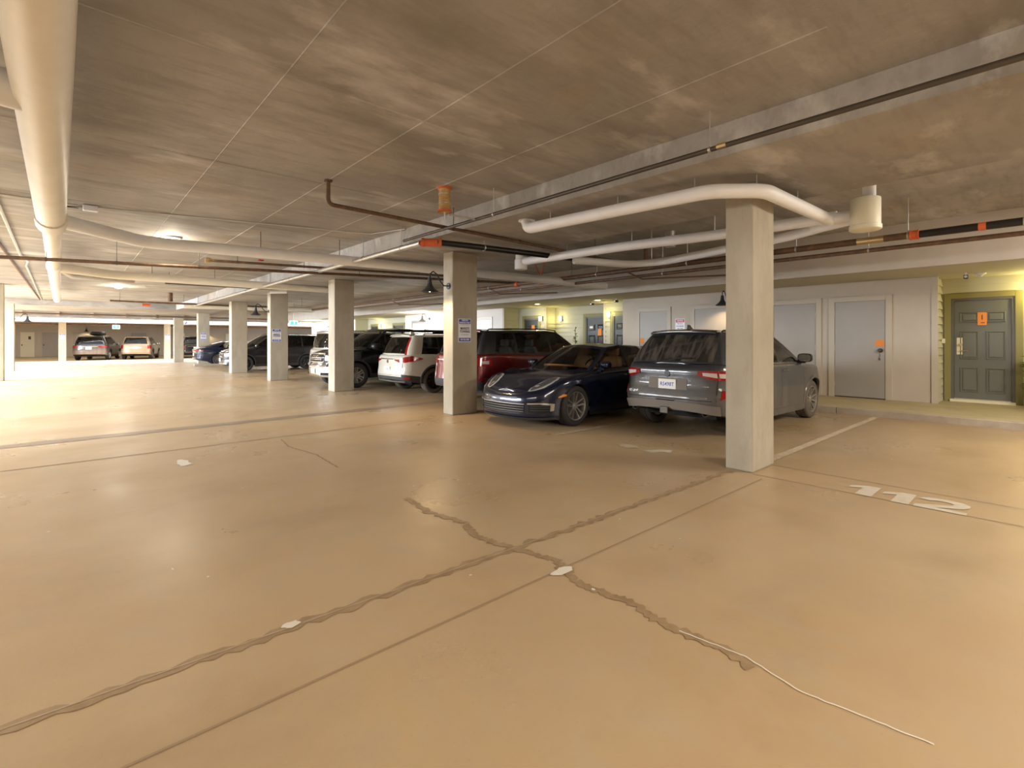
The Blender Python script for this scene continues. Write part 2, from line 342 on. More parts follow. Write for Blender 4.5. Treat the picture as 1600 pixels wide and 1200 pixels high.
# walls of the storage rooms and the recessed unit entries
def wallbox(name, a, b, m, label): return struct(name, bx(a, b), m, label, 'wall')
wallA = wallbox('wall_right', (XW, 1.78, 0), (XW+.12, 9.53, ZS+.002), 'plaster', 'beige storage-room wall behind the dusty grey SUV')
wallbox('wall_right.001', (XW, 15.42, 0), (XW+.12, 23.43, ZS+.002), 'white_wall', 'bright white storage-room wall behind the red and white SUVs')
wallbox('wall_right.002', (XW, 29.58, 0), (XW+.12, 37, ZS+.002), 'white_wall', 'white wall at the far right end of the parking row')
def siding(wall, x0, y0, x1, y1, z0=.115, z1=ZS, skip=()):
    """lap boards on a wall face from (x0,y0) to (x1,y1); outward normal is to the left of travel reversed"""
    d = Vector((x1-x0, y1-y0, 0)); L = d.length; d.normalize(); n = Vector((-abs(d.y), -abs(d.x), 0))
    h = .165; z = z0; first = None
    while z < z1-.02:
        zt = min(z+h, z1)
        segs = [(0, L)]
        for (s0, s1, top) in skip:
            if z < top-.02:
                new = []
                for a, b in segs:
                    if s1 <= a or s0 >= b: new.append((a, b))
                    else:
                        if s0 > a: new.append((a, s0))
                        if s1 < b: new.append((s1, b))
                segs = new
        for a, b in segs:
            if b-a < .03: continue
            P = Vector((x0, y0, 0))+d*a; Q = Vector((x0, y0, 0))+d*b
            A = [P+n*.038+Vector((0,0,z)), Q+n*.038+Vector((0,0,z)), Q+n*.004+Vector((0,0,zt+.008)), P+n*.004+Vector((0,0,zt+.008)),
                 P+Vector((0,0,z)), Q+Vector((0,0,z)), Q+Vector((0,0,zt+.008)), P+Vector((0,0,zt+.008))]
            MB().add(A, [(0,1,2,3),(0,4,5,1),(3,2,6,7),(0,3,7,4),(1,5,6,2)]).build('siding_board', 'siding', parent=wall)
        z = zt
def corner(x, y, z0=.115, z1=ZS, parent=None):
    return bx((x-.03, y-.03, z0), (x+.07, y+.07, z1)).build('corner_board', 'trim', parent=parent)
# recess right of the storage wall (grey six-panel door)
X1, X2 = 14.25, 14.8
w1 = wallbox('wall_right.003', (X1, -2.0, 0), (X1+.12, 1.80, ZS+.002), 'plaster', 'wall around the grey six-panel door at the right')
siding(w1, X1, -2, X1, 1.78, skip=[(2.45, 3.74, 2.42)], z1=ZS)
w2 = wallbox('wall_right.004', (XW+.121, 1.785, 0), (X1, 1.9, ZS+.001), 'plaster', 'short siding return left of the grey six-panel door')
siding(w2, XW+.04, 1.78, X1, 1.78); corner(XW, 1.75, parent=w2)
# recess B
w3 = wallbox('wall_right.005', (X1, 9.3, 0), (X1+.12, 10.9, ZS+.002), 'plaster', 'lit siding wall at the right of the entry recess behind the navy sedan')
siding(w3, X1, 9.3, X1, 10.87, skip=[(.2, 1.32, 2.42)]); corner(X1, 10.87, parent=w3)
w4 = wallbox('wall_right.006', (X2, 10.9, 0), (X2+.12, 13.82, ZS+.002), 'plaster', 'deepest siding wall of the entry recess behind the navy sedan')
siding(w4, X2, 10.9, X2, 13.82, skip=[(0.18, 1.42, 2.42)])
w5 = wallbox('wall_right.007', (X1+.121, 13.825, 0), (X2-.001, 13.94, ZS+.001), 'plaster', 'shaded siding return beside the potted tree')
siding(w5, X1, 13.82, X2, 13.82); corner(X1, 13.80, parent=w5)
w6 = wallbox('wall_right.008', (X1, 13.82, 0), (X1+.12, 15.42, ZS+.002), 'plaster', 'siding wall around the left door of the entry recess')
siding(w6, X1, 13.88, X1, 15.42, skip=[(.22, 1.3, 2.42)])
w7 = wallbox('wall_right.009', (XW+.121, 15.425, 0), (X1-.001, 15.54, ZS+.001), 'plaster', 'siding return left of the entry recess')
siding(w7, XW+.04, 15.42, X1, 15.42); corner(XW, 15.40, parent=w7)
# recess D
w8 = wallbox('wall_right.010', (X1, 23.0, 0), (X1+.12, 29.6, ZS+.002), 'plaster', 'siding wall of the farther entry recess')
siding(w8, X1, 23, X1, 29.58, skip=[(1.9, 3.3, 2.42), (5.0, 6.1, 2.42)])
w9 = wallbox('wall_right.011', (XW+.121, 29.585, 0), (X1-.001, 29.7, ZS+.001), 'plaster', 'siding return of the farther entry recess')
siding(w9, XW+.04, 29.58, X1, 29.58)

def rect_frame(mb, X, y0, y1, z0, z1, t, d):     # frame around an opening on a wall of constant X (sticking out to -X by d)
    mb.box((X-d, y0-t, z0), (X+.02, y0, z1+t)); mb.box((X-d, y1, z0), (X+.02, y1+t, z1+t)); mb.box((X-d, y0, z1), (X+.02, y1, z1+t)); return mb
ND = [0]
def storage_door(X, y0, y1, label, m='door_grey', fm='trim', zt=2.31, knob='right', note=None, hw=True):
    ND[0] += 1
    e = empty('door_%d' % ND[0], (0,0,0), 0, label, 'door'); e['kind'] = 'structure'
    rect_frame(MB(), X, y0, y1, .115, zt, .12, .035).build('door_frame', fm, e, bevel=.004)
    lf = bx((X-.022, y0+.008, .135), (X-.001, y1-.008, zt-.008)).build('door_leaf', m, e)
    bx((X-.03, y0+.008, .112), (X-.001, y1-.008, .130)).build('door_sweep', 'black', e)
    if hw:
        ky = y0+.09 if knob == 'right' else y1-.09
        hy = y1-.004 if knob == 'right' else y0+.004
        MB().lathe([(0, -.085), (.030, -.08), (.042, -.06), (.036, -.04), (.016, -.032), (.016, -.012), (.048, -.008), (.048, 0)], 16, 'x', (X-.022, ky, 1.2)).build('knob', 'darksteel', lf, 40)
        for z in (.42, 1.25, 2.05): bx((X-.04, hy-.012, z-.05), (X-.02, hy+.012, z+.05)).build('hinge', 'trim', lf)
    return e, lf
d, lf = storage_door(XW, 2.60, 3.57, 'grey storage door with round knob, orange note and hanging key beside the grey six-panel door')
bx((XW-.026, 2.62, 1.29), (XW-.022, 2.78, 1.43)).build('orange_note', 'orange_paper', lf)
MB().tube([(XW-.07, 2.70, 1.15), (XW-.04, 2.70, 1.10), (XW-.035, 2.71, 1.02)], .004, 6).tube([(XW-.035, 2.71, 1.03), (XW-.035, 2.70, .98)], .013, 8).build('key_tag', 'darksteel', lf)
storage_door(XW, 3.96, 4.92, 'grey storage door just right of the nearest column', knob='left')
storage_door(XW, 5.55, 7.05, 'wide grey storage door partly behind the nearest column and the dusty SUV', knob='left')
d, lf = storage_door(XW, 7.92, 8.88, 'grey storage door left of the red notice, orange note at its corner', knob='left')
bx((XW-.026, 8.72, 1.33), (XW-.022, 8.86, 1.50)).build('orange_note', 'orange_paper', lf)
storage_door(XW, 16.25, 17.36, 'white storage door just right of the column with the towing sign', 'door_white', 'conduit', 2.31)
storage_door(XW, 18.1, 19.1, 'white storage door hidden mostly behind the column with the towing sign', 'door_white', 'conduit', 2.31)
storage_door(XW, 19.92, 21.1, 'white storage door left of the column with the towing sign', 'door_white', 'conduit', 2.31)
storage_door(XW, 21.5, 22.6, 'leftmost white storage door above the white SUV', 'door_white', 'conduit', 2.31)

def unit_door(X, y0, y1, label, zt=2.27, dm='unit_door_dark'):
    ND[0] += 1
    e = empty('door_%d' % ND[0], (0,0,0), 0, label, 'door'); e['kind'] = 'structure'
    rect_frame(MB(), X, y0-.05, y1+.05, .115, zt+.05, .11, .055).build('olive_casing', 'olive', e, bevel=.004)
    rect_frame(MB(), X, y0, y1, .16, zt, .05, .04).build('door_frame', 'unit_frame', e)
    bx((X-.12, y0-.06, .115), (X+.02, y1+.06, .165)).build('threshold', 'cream', e)
    # the leaf with six raised panels
    lf = bx((X-.012, y0+.004, .185), (X+.01, y1-.004, zt-.004)).build('door_leaf', dm, e)
    w_ = (y1-y0); c = (y0+y1)/2
    for s in (-1, 1):
        for (a, b) in ((.30, .83), (1.0, 1.60), (1.78, 2.0)):
            ya, yb = sorted((c+s*.055*w_/.9, c+s*.36*w_/.9)); z0_, z1_ = a+.02, b+.02
            P = lambda y, z, h: (X-.012-h, y, z)
            o_ = [(ya, z0_), (yb, z0_), (yb, z1_), (ya, z1_)]
            def ring(t, h): return [P(ya+t, z0_+t, h), P(yb-t, z0_+t, h), P(yb-t, z1_-t, h), P(ya+t, z1_-t, h)]
            rr = [ring(0, .0), ring(.014, .018), ring(.034, .002), ring(.06, .018)]
            vs = [v for r in rr for v in r]; fs = []
            for i in range(3):
                for j in range(4): fs.append((i*4+j, i*4+(j+1)%4, (i+1)*4+(j+1)%4, (i+1)*4+j))
            fs.append((12, 13, 14, 15))
            MB().add(vs, fs).build('door_panel', dm, lf)
    return e, lf
d, lf = unit_door(X1, .68, 1.56, 'grey six-panel unit door with lever lock and orange notice at the right', dm='unit_door')
bx((X1-.022, 1.40, 1.12), (X1-.012, 1.52, 1.48)).build('lock_plate', 'cream', lf, bevel=.006)
MB().tube([(X1-.02, 1.46, 1.20), (X1-.075, 1.46, 1.20), (X1-.08, 1.34, 1.20)], .011, 10).lathe([(0, -.05), (.03, -.045), (.035, -.0)], 14, 'x', (X1-.022, 1.46, 1.33)).build('lever_handle', 'brass', lf, 40)
pn = bx((X1-.030, 1.05, 1.74), (X1-.024, 1.19, 2.01)).build('orange_notice', 'orange_paper', lf)
text('1', .15, (X1-.0305, 1.12, 1.90), (-1,0,0), (0,0,1), 'ink', 'printed_mark', lf)
bx((X1-.032, 1.08, 1.785), (X1-.030, 1.14, 1.80)).build('printed_line', 'ink', lf)
bx((X1-.08, 1.70, 1.36), (X1-.05, 1.76, 1.46)).build('doorbell', 'cream', d)
d, lf = unit_door(X1, 9.62, 10.47, 'dark unit door half hidden at the right edge of the entry recess')
d, lf = unit_door(X2, 11.25, 12.15, 'dark unit door with a plaque beside the potted tree')
bx((X2-.04, 11.80, 1.82), (X2-.024, 12.05, 2.02)).build('plaque', 'darksteel', lf); bx((X2-.042, 11.85, 1.88), (X2-.040, 12.0, 1.96)).build('plaque_label', 'signwhite', lf)
bx((X2-.03, 11.45, 1.60), (X2-.024, 11.62, 1.86)).build('orange_notice', 'orange_paper', lf)
d, lf = unit_door(X1, 14.25, 15.0, 'dark unit door with a tall orange notice at the left of the recess')
bx((X1-.032, 14.42, 1.55), (X1-.024, 14.60, 2.05)).build('orange_notice', 'orange_paper', lf)
unit_door(X1, 25.05, 26.15, 'dark unit door on the right of the farther entry recess')
unit_door(X1, 28.15, 28.95, 'dark unit door on the left of the farther entry recess')

# far building across the open court
farfront = struct('wall_far_front', bx((-9, 45.3, 2.68), (30, 45.6, 9)), 'white_wall', 'sunlit white upper wall across the open court', 'wall')
struct('ceiling.004', bx((-9, 45.6, 2.68), (30, 56, 2.9)), 'ceiling', 'low concrete ceiling of the far parking bays', 'ceiling')
struct('wall_far', bx((-9, 55, 0), (30, 55.2, 2.75)), 'plaster', 'beige back wall of the far parking bays', 'wall')
struct('trim_6', bx((-9, 53.2, -.05), (30, 55, .09)), 'walk', 'low walkway in front of the far storage doors', 'walkway')
def far_door(x0, x1, m, label, note=False):
    ND[0] += 1
    e = empty('door_%d' % ND[0], (0,0,0), 0, label, 'door'); e['kind'] = 'structure'
    MB().box((x0-.1, 54.96, .09), (x0, 55.01, 2.18)).box((x1, 54.96, .09), (x1+.1, 55.01, 2.18)).box((x0, 54.96, 2.08), (x1, 55.01, 2.18)).build('door_frame', 'trim', e)
    lf = bx((x0, 54.98, .1), (x1, 55.005, 2.08)).build('door_leaf', m, e)
    bx((x0+.06, 54.93, 1.0), (x0+.12, 54.98, 1.12)).build('handle', 'darksteel', lf)
    if note: bx((x1-.35, 54.97, 1.5), (x1-.2, 54.98, 1.75)).build('notice', 'darksteel', lf)
far_door(-2.75, -1.95, 'cream', 'pale yellow door at the far left with a small notice', True)
far_door(-1.5, -.45, 'door_grey', 'grey far storage door right of the pale yellow one')
far_door(.35, 1.5, 'door_grey', 'grey far storage door behind the black wagon')
far_door(4.2, 5.3, 'door_grey', 'grey far storage door behind the gap of the two far cars')
far_door(7.3, 8.2, 'cream', 'pale yellow far door right of the gold SUV')
far_door(11.6, 12.4, 'cream', 'pale yellow far door above the blue hatchback')
# recess panels and posts under the edge beam
eb = bpy.data.objects['trim_1']
x = -3.6
while x < 13:
    bx((x, 39.50, 2.88), (x+.16, 39.6, 3.12)).build('beam_post', 'trim', parent=eb); x += 1.55
bx((-9, 39.46, 2.76), (13.4, 39.62, 2.88)).build('beam_ledge', 'ceiling', parent=eb)

# ------------------------------------------------------------------ columns
def column(x0, x1, y0, y1, zt, label, grp='concrete columns along the parking row'):
    c = MB().box((x0, y0, 0), (x1, y1, zt)).build('concrete_column', 'column', bevel=.018)
    return tag(c, label, 'column', grp, 'thing')
column(5.45, 6.03, 2.21, 2.51, ZD, 'nearest concrete column, in front of the dusty grey SUV')
column(5.43, 6.02, 7.72, 8.04, ZD, 'concrete column with the towing sign between red and white SUVs')
column(5.48, 6.05, 13.42, 13.86, ZD, 'concrete column between the white SUV and the silver SUV')
column(5.31, 5.91, 18.62, 18.98, ZD, 'concrete column with a notice in front of the black SUV')
column(5.29, 5.92, 24.05, 24.5, ZD, 'concrete column over the nose of the black SUV')
column(6.0, 6.62, 35.6, 36.1, ZD, 'concrete column with a notice in front of the blue hatchback')
column(5.19, 5.72, 38.75, 39.15, 2.9, 'brightly daylit concrete column at the edge of the open court')
column(-2.35, -1.66, 24.9, 25.3, ZL, 'concrete column at the left edge of the view', 'concrete columns on the left side')
column(-2.4, -1.80, 32.0, 32.4, ZD, 'second concrete column on the left with a hooded lamp', 'concrete columns on the left side')
column(-.45, -.05, 46.1, 46.5, 2.68, 'far thin column with a notice left of the black wagon', 'thin columns of the far bays')
column(5.55, 5.95, 46.1, 46.5, 2.68, 'far thin column with a notice right of the gold SUV', 'thin columns of the far bays')
column(10.9, 11.3, 46.1, 46.5, 2.68, 'far thin column above the blue hatchback roof', 'thin columns of the far bays')
tag(bx((5.2, 31.95, 0), (7.0, 32.1, .11)).build('wheel_stop', 'curb', bevel=.015), 'low concrete wheel stop in front of the blue hatchback', 'wheel stop')

# ------------------------------------------------------------------ floor marks, joints, sealed cracks
fl = bpy.data.objects['floor']
def ribbon(name, pts, w, m, z=.003, jit=0, parent=fl, n=40):
    L = []
    P = [Vector((p[0], p[1])) for p in pts]; seg = []
    tot = sum((P[i+1]-P[i]).length for i in range(len(P)-1))
    rows = []
    for i in range(len(P)-1):
        k = max(2, int(n*(P[i+1]-P[i]).length/tot)); d = (P[i+1]-P[i]).normalized(); nn = Vector((-d.y, d.x))
        for j in range(k):
            t = j/(k-1) if i == len(P)-2 else j/k
            c = P[i].lerp(P[i+1], t)
            c += nn*random.uniform(-jit, jit)*.5
            a = w/2*(1+random.uniform(-1, 1)*(jit*12 if jit else 0)); b = w/2*(1+random.uniform(-1, 1)*(jit*12 if jit else 0))
            rows.append(((*(c+nn*a), z), (*(c-nn*b), z)))
    return MB().grid(rows).build(name, m, parent=parent)
ribbon('sealed_joint', [(-8, 2.55), (-.24, 2.58), (2.24, 2.50), (5.4, 2.42)], .062, 'sealant', .003, .035, n=260)
ribbon('joint_groove', [(-8, 2.555), (-.24, 2.585), (2.24, 2.505), (5.4, 2.425)], .008, 'paint_line', .0045, n=30)
ribbon('joint_groove', [(-8, 2.10), (2.2, 2.08), (5.3, 2.06)], .012, 'joint', .003, n=30)
ribbon('sealed_crack', [(2.28, 3.95), (2.22, 3.5), (2.30, 3.1), (2.20, 2.85), (2.26, 2.5), (2.34, 2.2), (2.22, 1.9), (2.27, 1.55), (2.22, 1.3), (2.24, 1.05), (2.20, .9)], .055, 'sealant', .0035, .035, n=150)
ribbon('hairline_crack', [(2.22, 1.25), (2.26, .95), (2.2, .7), (2.26, .3)], .008, 'chalk', .005, .006, n=40)
ribbon('hairline_crack', [(2.28, 7.5), (2.2, 6.9), (2.3, 6.2), (2.25, 5.4)], .02, 'joint', .003, .01, n=40)
ribbon('joint_groove', [(-8, 7.66), (5.35, 7.70)], .025, 'joint', .003, n=30)
ribbon('floor_band', [(-8, 9.35), (-.88, 9.43), (5.3, 9.62), (11, 9.7)], .30, 'stain', .003, .008, n=60)
ribbon('joint_groove', [(5.38, -8), (5.42, 2.2)], .012, 'joint', .003, n=30)
ribbon('joint_groove', [(5.95, -8), (5.98, 2.2)], .012, 'joint', .003, n=30)
ribbon('joint_groove', [(6.1, 2.36), (11.1, 2.45)], .0, 'joint', .003) if False else None
for (x0, y0, x1, y1) in ((6.15, 2.32, 11.16, 2.30), (5.45, 5.08, 11.16, 5.0), (6.15, 7.88, 11.16, 7.9), (5.6, 10.6, 11.16, 10.6), (6.2, 13.6, 11.16, 13.6), (5.6, 16.3, 11.16, 16.3), (6.2, 18.9, 11.16, 18.9)):
    ribbon('parking_line', [(x0, y0), (x1, y1)], .1, 'paint_line', .004, .004, n=60)
def blotch(x, y, rx, ry, m, z=.0035, name='chipped_patch', n=14):
    a = [(x+rx*math.cos(t)*random.uniform(.6, 1.1), y+ry*math.sin(t)*random.uniform(.6, 1.1), z) for t in [2*PI*i/n for i in range(n)]]
    return MB().add(a, [tuple(range(n))]).build(name, m, parent=fl)
blotch(2.26, 2.05, .10, .05, 'chalk', .006); blotch(.83, 2.57, .05, .035, 'chalk', .006); blotch(1.0, 6.8, .08, .22, 'chalk')
def worn_digit(x, y, s):     # remains of a stencilled number
    MB().add([(x-.02, y+.16, .004), (x+.05, y+.05, .004), (x+.18, y-.02, .004), (x+.26, y-.14, .004), (x+.10, y-.20, .004), (x+.06, y-.08, .004), (x-.08, y-.05, .004)], [tuple(range(7))]).build('worn_number', 'stencil', parent=fl)
worn_digit(5.55, 3.50, 1); blotch(5.6, 3.9, .12, .16, 'paint_line')
def floor_digit(poly, x, y, wd, ht):
    MB().add([(x+v*ht, y-u*wd, .0045) for u, v in poly], [tuple(range(len(poly)))]).build('bay_number', 'stencil', parent=fl)
ONE = [(.42, 0), (.92, 0), (.92, 1), (.5, 1), (.02, .78), (.02, .56), (.42, .70)]
floor_digit(ONE, 5.42, 1.39, .25, .38); floor_digit(ONE, 5.40, 1.12, .25, .38)
TWO = [(0, 0), (1, 0), (1, .2), (.42, .2), (.9, .45), (1, .62), (1, .8), (.85, .95), (.6, 1), (.3, 1), (.08, .9), (0, .74), (.24, .70), (.34, .79), (.55, .80), (.70, .72), (.68, .58), (0, .2)]
floor_digit(TWO, 5.40, .86, .34, .40)
for i in range(46):
    blotch(random.uniform(-2, 10), random.uniform(1.2, 7), random.uniform(.006, .018), random.uniform(.006, .018), 'chalk', .0036, 'grit_speck', 6)

# ------------------------------------------------------------------ vehicles
def pchip(pts):
    xs = [p[0] for p in pts]; ys = [p[1] for p in pts]; n = len(xs)
    h = [xs[i+1]-xs[i] for i in range(n-1)]; dl = [(ys[i+1]-ys[i])/h[i] for i in range(n-1)]
    m = [dl[0]]+[0 if dl[i-1]*dl[i] <= 0 else 2*dl[i-1]*dl[i]/(dl[i-1]+dl[i]) for i in range(1, n-1)]+[dl[-1]]
    def f(x):
        if x <= xs[0]: return ys[0]
        if x >= xs[-1]: return ys[-1]
        i = 0
        while x > xs[i+1]: i += 1
        t = (x-xs[i])/h[i]; t2, t3 = t*t, t*t*t
        return (2*t3-3*t2+1)*ys[i]+(t3-2*t2+t)*h[i]*m[i]+(-2*t3+3*t2)*ys[i+1]+(t3-t2)*h[i]*m[i+1]
    return f
def catmull(P, n):
    out = []; P = [tuple(p) for p in P]
    for i in range(len(P)-1):
        p0 = P[max(i-1, 0)]; p1 = P[i]; p2 = P[i+1]; p3 = P[min(i+2, len(P)-1)]
        for j in range(n):
            t = j/n
            out.append(tuple(.5*((2*b)+(-a+c)*t+(2*a-5*b+4*c-d)*t*t+(-a+3*b-3*c+d)*t**3) for a, b, c, d in zip(p0, p1, p2, p3)))
    out.append(P[-1]); return out
def smooth01(t): t = max(0, min(1, t)); return t*t*(3-2*t)

class Car:
    def __init__(s, name, label, cat, spec, loc, yaw, paint_m, scale=.955, group=None):
        s.S = spec; s.root = empty(name, loc, math.radians(yaw), label, cat, group); s.root.scale = (scale,)*3
        s.pm = paint_m
        c = catmull(spec['plan'], 24); s.C = c
        s.arc = [0]
        for i in range(1, len(c)): s.arc.append(s.arc[-1]+math.hypot(c[i][0]-c[i-1][0], c[i][1]-c[i-1][1]))
        s.L = s.arc[-1]
        s.zt = pchip(spec['zt']); s.zb = pchip(spec['zb']); s.cr = pchip(spec['crown'])
        s.fp = pchip(spec['front']); s.rp = pchip(spec['rear']); s.wp = pchip(spec['width'])
        s.x0 = c[0][0]; s.x1 = c[-1][0]; s.rs = spec.get('shoulder', .05)
        s.build_body(); s.build_top()
    def plan(s, a):
        a = max(0, min(s.L, a)); lo, hi = 0, len(s.arc)-1
        while hi-lo > 1:
            md = (lo+hi)//2
            if s.arc[md] <= a: lo = md
            else: hi = md
        t = (a-s.arc[lo])/max(1e-9, s.arc[hi]-s.arc[lo]); p, q = s.C[lo], s.C[hi]
        dx, dy = q[0]-p[0], q[1]-p[1]; l = math.hypot(dx, dy) or 1
        return p[0]+dx*t, p[1]+dy*t, -dy/l, dx/l
    def a_of_x(s, x):      # arc value on the side where the plan reaches x
        for i in range(len(s.C)-1):
            if s.arc[i] > s.S.get('a0', .5) and (s.C[i][0]-x)*(s.C[i+1][0]-x) <= 0 and s.C[i+1][0] > s.C[i][0]:
                t = (x-s.C[i][0])/(s.C[i+1][0]-s.C[i][0]); return s.arc[i]+t*(s.arc[i+1]-s.arc[i])
        return s.L/2
    def pt(s, a, z, off=0):
        """a: metres along the plan outline from the rear centre (negative: right side; beyond L: past the front centre)"""
        sg = 1
        if a < 0: a = -a; sg = -1
        if a > s.L: a = 2*s.L-a; sg = -sg
        x, y, nx, ny = s.plan(a)
        d = s.zt(x)-z; ins = 0
        if d < s.rs: q = min(s.rs, s.rs-d); ins = s.rs-math.sqrt(max(0, s.rs*s.rs-q*q))
        nx, ny = nx, ny
        if ny < 0: nx, ny = -nx, -ny     # outward
        if a < .3: nx, ny = -abs(nx), ny
        if a > s.L-.3: nx, ny = abs(nx), ny
        px = x+nx*(off-ins); py = max(0, y+ny*(off-ins)) if a > 1e-6 else 0
        if a > s.L-1e-6: py = 0
        wf = smooth01((x-(s.x1-.75))/.7); wr = smooth01(((s.x0+.75)-x)/.7)
        px += s.fp(z)*wf - s.rp(z)*wr
        wz = s.wp(z)
        # haunches over the wheels
        for cx in (s.S['fx'], s.S['rx']):
            g = math.exp(-((x-cx)/.42)**2)*math.exp(-((z-s.S['r']*2.05)/.2)**2)
            py += s.S.get('haunch', .012)*g*(1 if py > .3 else 0)
        py *= wz
        return Vector((px, sg*py, z))
    def low(s, x):
        z = s.zb(x)
        for cx in (s.S['fx'], s.S['rx']):
            R = s.S['R']; d = abs(x-cx)
            if d < R: z = max(z, s.S['r']+math.sqrt(R*R-d*d)*1.0)
        return z
    def build_body(s):
        S = s.S; R = S['R']; st = set()
        xa = s.a_of_x(S['rx']-R); xb = s.a_of_x(S['fx']+R)
        a = 0
        while a < xa: st.add(round(a, 4)); a += .045
        xs = []
        x = S['rx']-R
        while x < S['fx']+R: xs.append(x); x += .09
        for cx in (S['fx'], S['rx']):
            xs = [x for x in xs if abs(x-cx) > R]
            xs += [cx+R*math.cos(t*PI/20) for t in range(0, 21)]+[cx-R-.002, cx+R+.002]
        xs += S.get('cuts', []) + [d for dd in S['doors'] for d in dd]
        for x in xs: st.add(round(s.a_of_x(x), 4))
        a = xb
        while a < s.L: st.add(round(a, 4)); a += .045
        st.add(round(s.L, 5)); st = sorted(st); st2 = [st[0]]
        for q in st[1:]:
            if q-st2[-1] > .0015: st2.append(q)
        s.st = st2; st = st2
        T = [0, .06, .14, .24, .35, .46, .57, .67, .76, .84, .90, .94, .97, .99, 1.0]
        parts = {}
        def getp(n): return parts.setdefault(n, MB())
        for sg in (1, -1):
            for i in range(len(st)-1):
                x_a, x_b = s.plan(st[i])[0], s.plan(st[i+1])[0]; xm = (x_a+x_b)/2
                # choose low z on each side of a station exactly at the arch ends
                la = s.low(x_a+(.0008 if x_b > x_a else -.0008)); lb = s.low(x_b-(.0008 if x_b > x_a else -.0008))
                za, zb_ = s.zt(x_a), s.zt(x_b)
                for k in range(len(T)-1):
                    A0 = la+(za-la)*T[k]; A1 = la+(za-la)*T[k+1]; B0 = lb+(zb_-lb)*T[k]; B1 = lb+(zb_-lb)*T[k+1]
                    p = [s.pt(sg*st[i], A0) if st[i] > 0 else s.pt(0, A0), s.pt(sg*st[i+1], B0), s.pt(sg*st[i+1], B1), s.pt(sg*st[i], A1) if st[i] > 0 else s.pt(0, A1)]
                    zm = (A0+A1+B0+B1)/4; n = 'body'
                    for (d0, d1) in S['doors']:
                        if d0 < xm < d1 and zm > S.get('sill', .3): n = 'door%d_%d' % (S['doors'].index((d0, d1)), sg)
                    if st[i] < S.get('gate_a', .62) and zm > S.get('gate_z', .5) and xm < S['rx']-.2: n = 'tailgate'
                    elif xm < S['rx']-S['R'] and zm < S.get('rb_z', .62): n = 'rear_bumper'
                    elif xm > S['fx']+S['R'] and zm < S.get('fb_z', .55): n = 'front_bumper'
                    getp(n).add(p, [(0, 1, 2, 3) if sg > 0 else (3, 2, 1, 0)])
                # inner fold of the bottom edge
                p0, p1 = s.pt(sg*st[i], la), s.pt(sg*st[i+1], lb)
                q0, q1 = Vector((p0.x, p0.y*.62, la)), Vector((p1.x, p1.y*.62, lb))
                getp('underbody').add([p0, p1, q1, q0], [(0, 1, 2, 3)])
        # hood and deck between the two edges
        cab0, cab1 = S['cab']
        for i in range(len(st)-1):
            a0, a1 = st[i], st[i+1]; x_a, x_b = s.plan(a0)[0], s.plan(a1)[0]; xm = (x_a+x_b)/2
            rows = []
            for a_, x_ in ((a0, x_a), (a1, x_b)):
                e = s.pt(a_, s.zt(x_)); row = []
                for j in range(0, 17):
                    u = 1-2*j/16
                    row.append((e.x, e.y*u, e.z+s.cr(x_)*(1-u*u)**.8))
                rows.append(row)
            if cab0 < xm < cab1:
                w_ = S.get('shelf', .8)
                for sg in (1, -1):
                    getp('body').grid([[(r[0][0], r[0][1]*sg*q, r[0][2]+.0) for q in (1, .93, w_)] for r in rows])
            else:
                nm = 'hood' if xm > 0 else ('body' if S.get('deck_body', True) else 'trunk_lid')
                getp(nm).grid(rows)
        s.parts = {}
        for n, mb in parts.items():
            real = n.split('0_')[0].split('1_')[0].split('2_')[0] if n.startswith('door') else n
            m = {'underbody': M['void'], 'rear_bumper': S.get('rb_m', s.pm), 'front_bumper': S.get('fb_m', s.pm)}.get(n, s.pm)
            s.parts[n] = mb.build(real, m, s.root, 38)
        # dark inner tub
        cw = S['tubw']
        MB().box((s.x0+.45, -cw, S['r']*.7), (cab1-.1, cw, min(s.zt(cab0+.1), s.zt(cab1-.1))-.14)).box((cab1-.1, -cw, S['r']*.7), (s.x1-.5, cw, s.zt(s.x1-.3)-.2)).box((cab0+.05, -cw-.08, .45), (S['fx']-S['R']-.05, cw+.08, .62)).build('cabin_floor', 'void', s.root)
    def build_top(s):
        S = s.S; G = S['gh']; n = 5
        ctl = [(g[1][0], g[1][1], g[2][0], g[2][1], g[2][2]) for g in G]
        R_ = catmull(ctl, n); tags = [g[0] for g in G[:-1] for _ in range(n)]
        K = S.get('K', [0, .05, .2, .4, .6, .78, .9, 1.0]); gl = (.05, .90)
        rings = []
        for i, (xb, yb, xt, yt, zt) in enumerate(R_):
            yb = max(0, yb); yt = max(0, yt)
            if i == 0 or i == len(R_)-1: yb = yt = 0
            ye = max(.2, abs(s.pt(s.a_of_x(max(s.x0+.3, min(s.x1-.3, xb))), s.zt(xb)).y))
            zb = s.zt(xb)+s.cr(xb)*(1-min(1, yb/ye)**2)**.8-.012
            j0, j1 = max(0, i-1), min(len(R_)-1, i+1)
            tx, ty = R_[j1][0]-R_[j0][0], R_[j1][1]-R_[j0][1]; l = math.hypot(tx, ty) or 1
            nx, ny = -ty/l, tx/l
            if nx*(xb-.0)+ny*yb < 0: nx, ny = -nx, -ny
            if i == 0: nx, ny = -1, 0
            if i == len(R_)-1: nx, ny = 1, 0
            col = []
            for k in K:
                b = S.get('bulge', .03)*4*k*(1-k)*(1 if abs(ny) < .7 else .8)
                kz = k
                col.append((xb+(xt-xb)*k+nx*b, (yb+(yt-yb)*k+ny*b if yb > 0 else 0), zb+(zt-zb)*kz + .03*4*k*(1-k)*(.3)))
            rings.append(col)
        body = MB(); wins = []
        i = 0; rear_s = MB(); ws = MB(); sides = {}
        run = 0
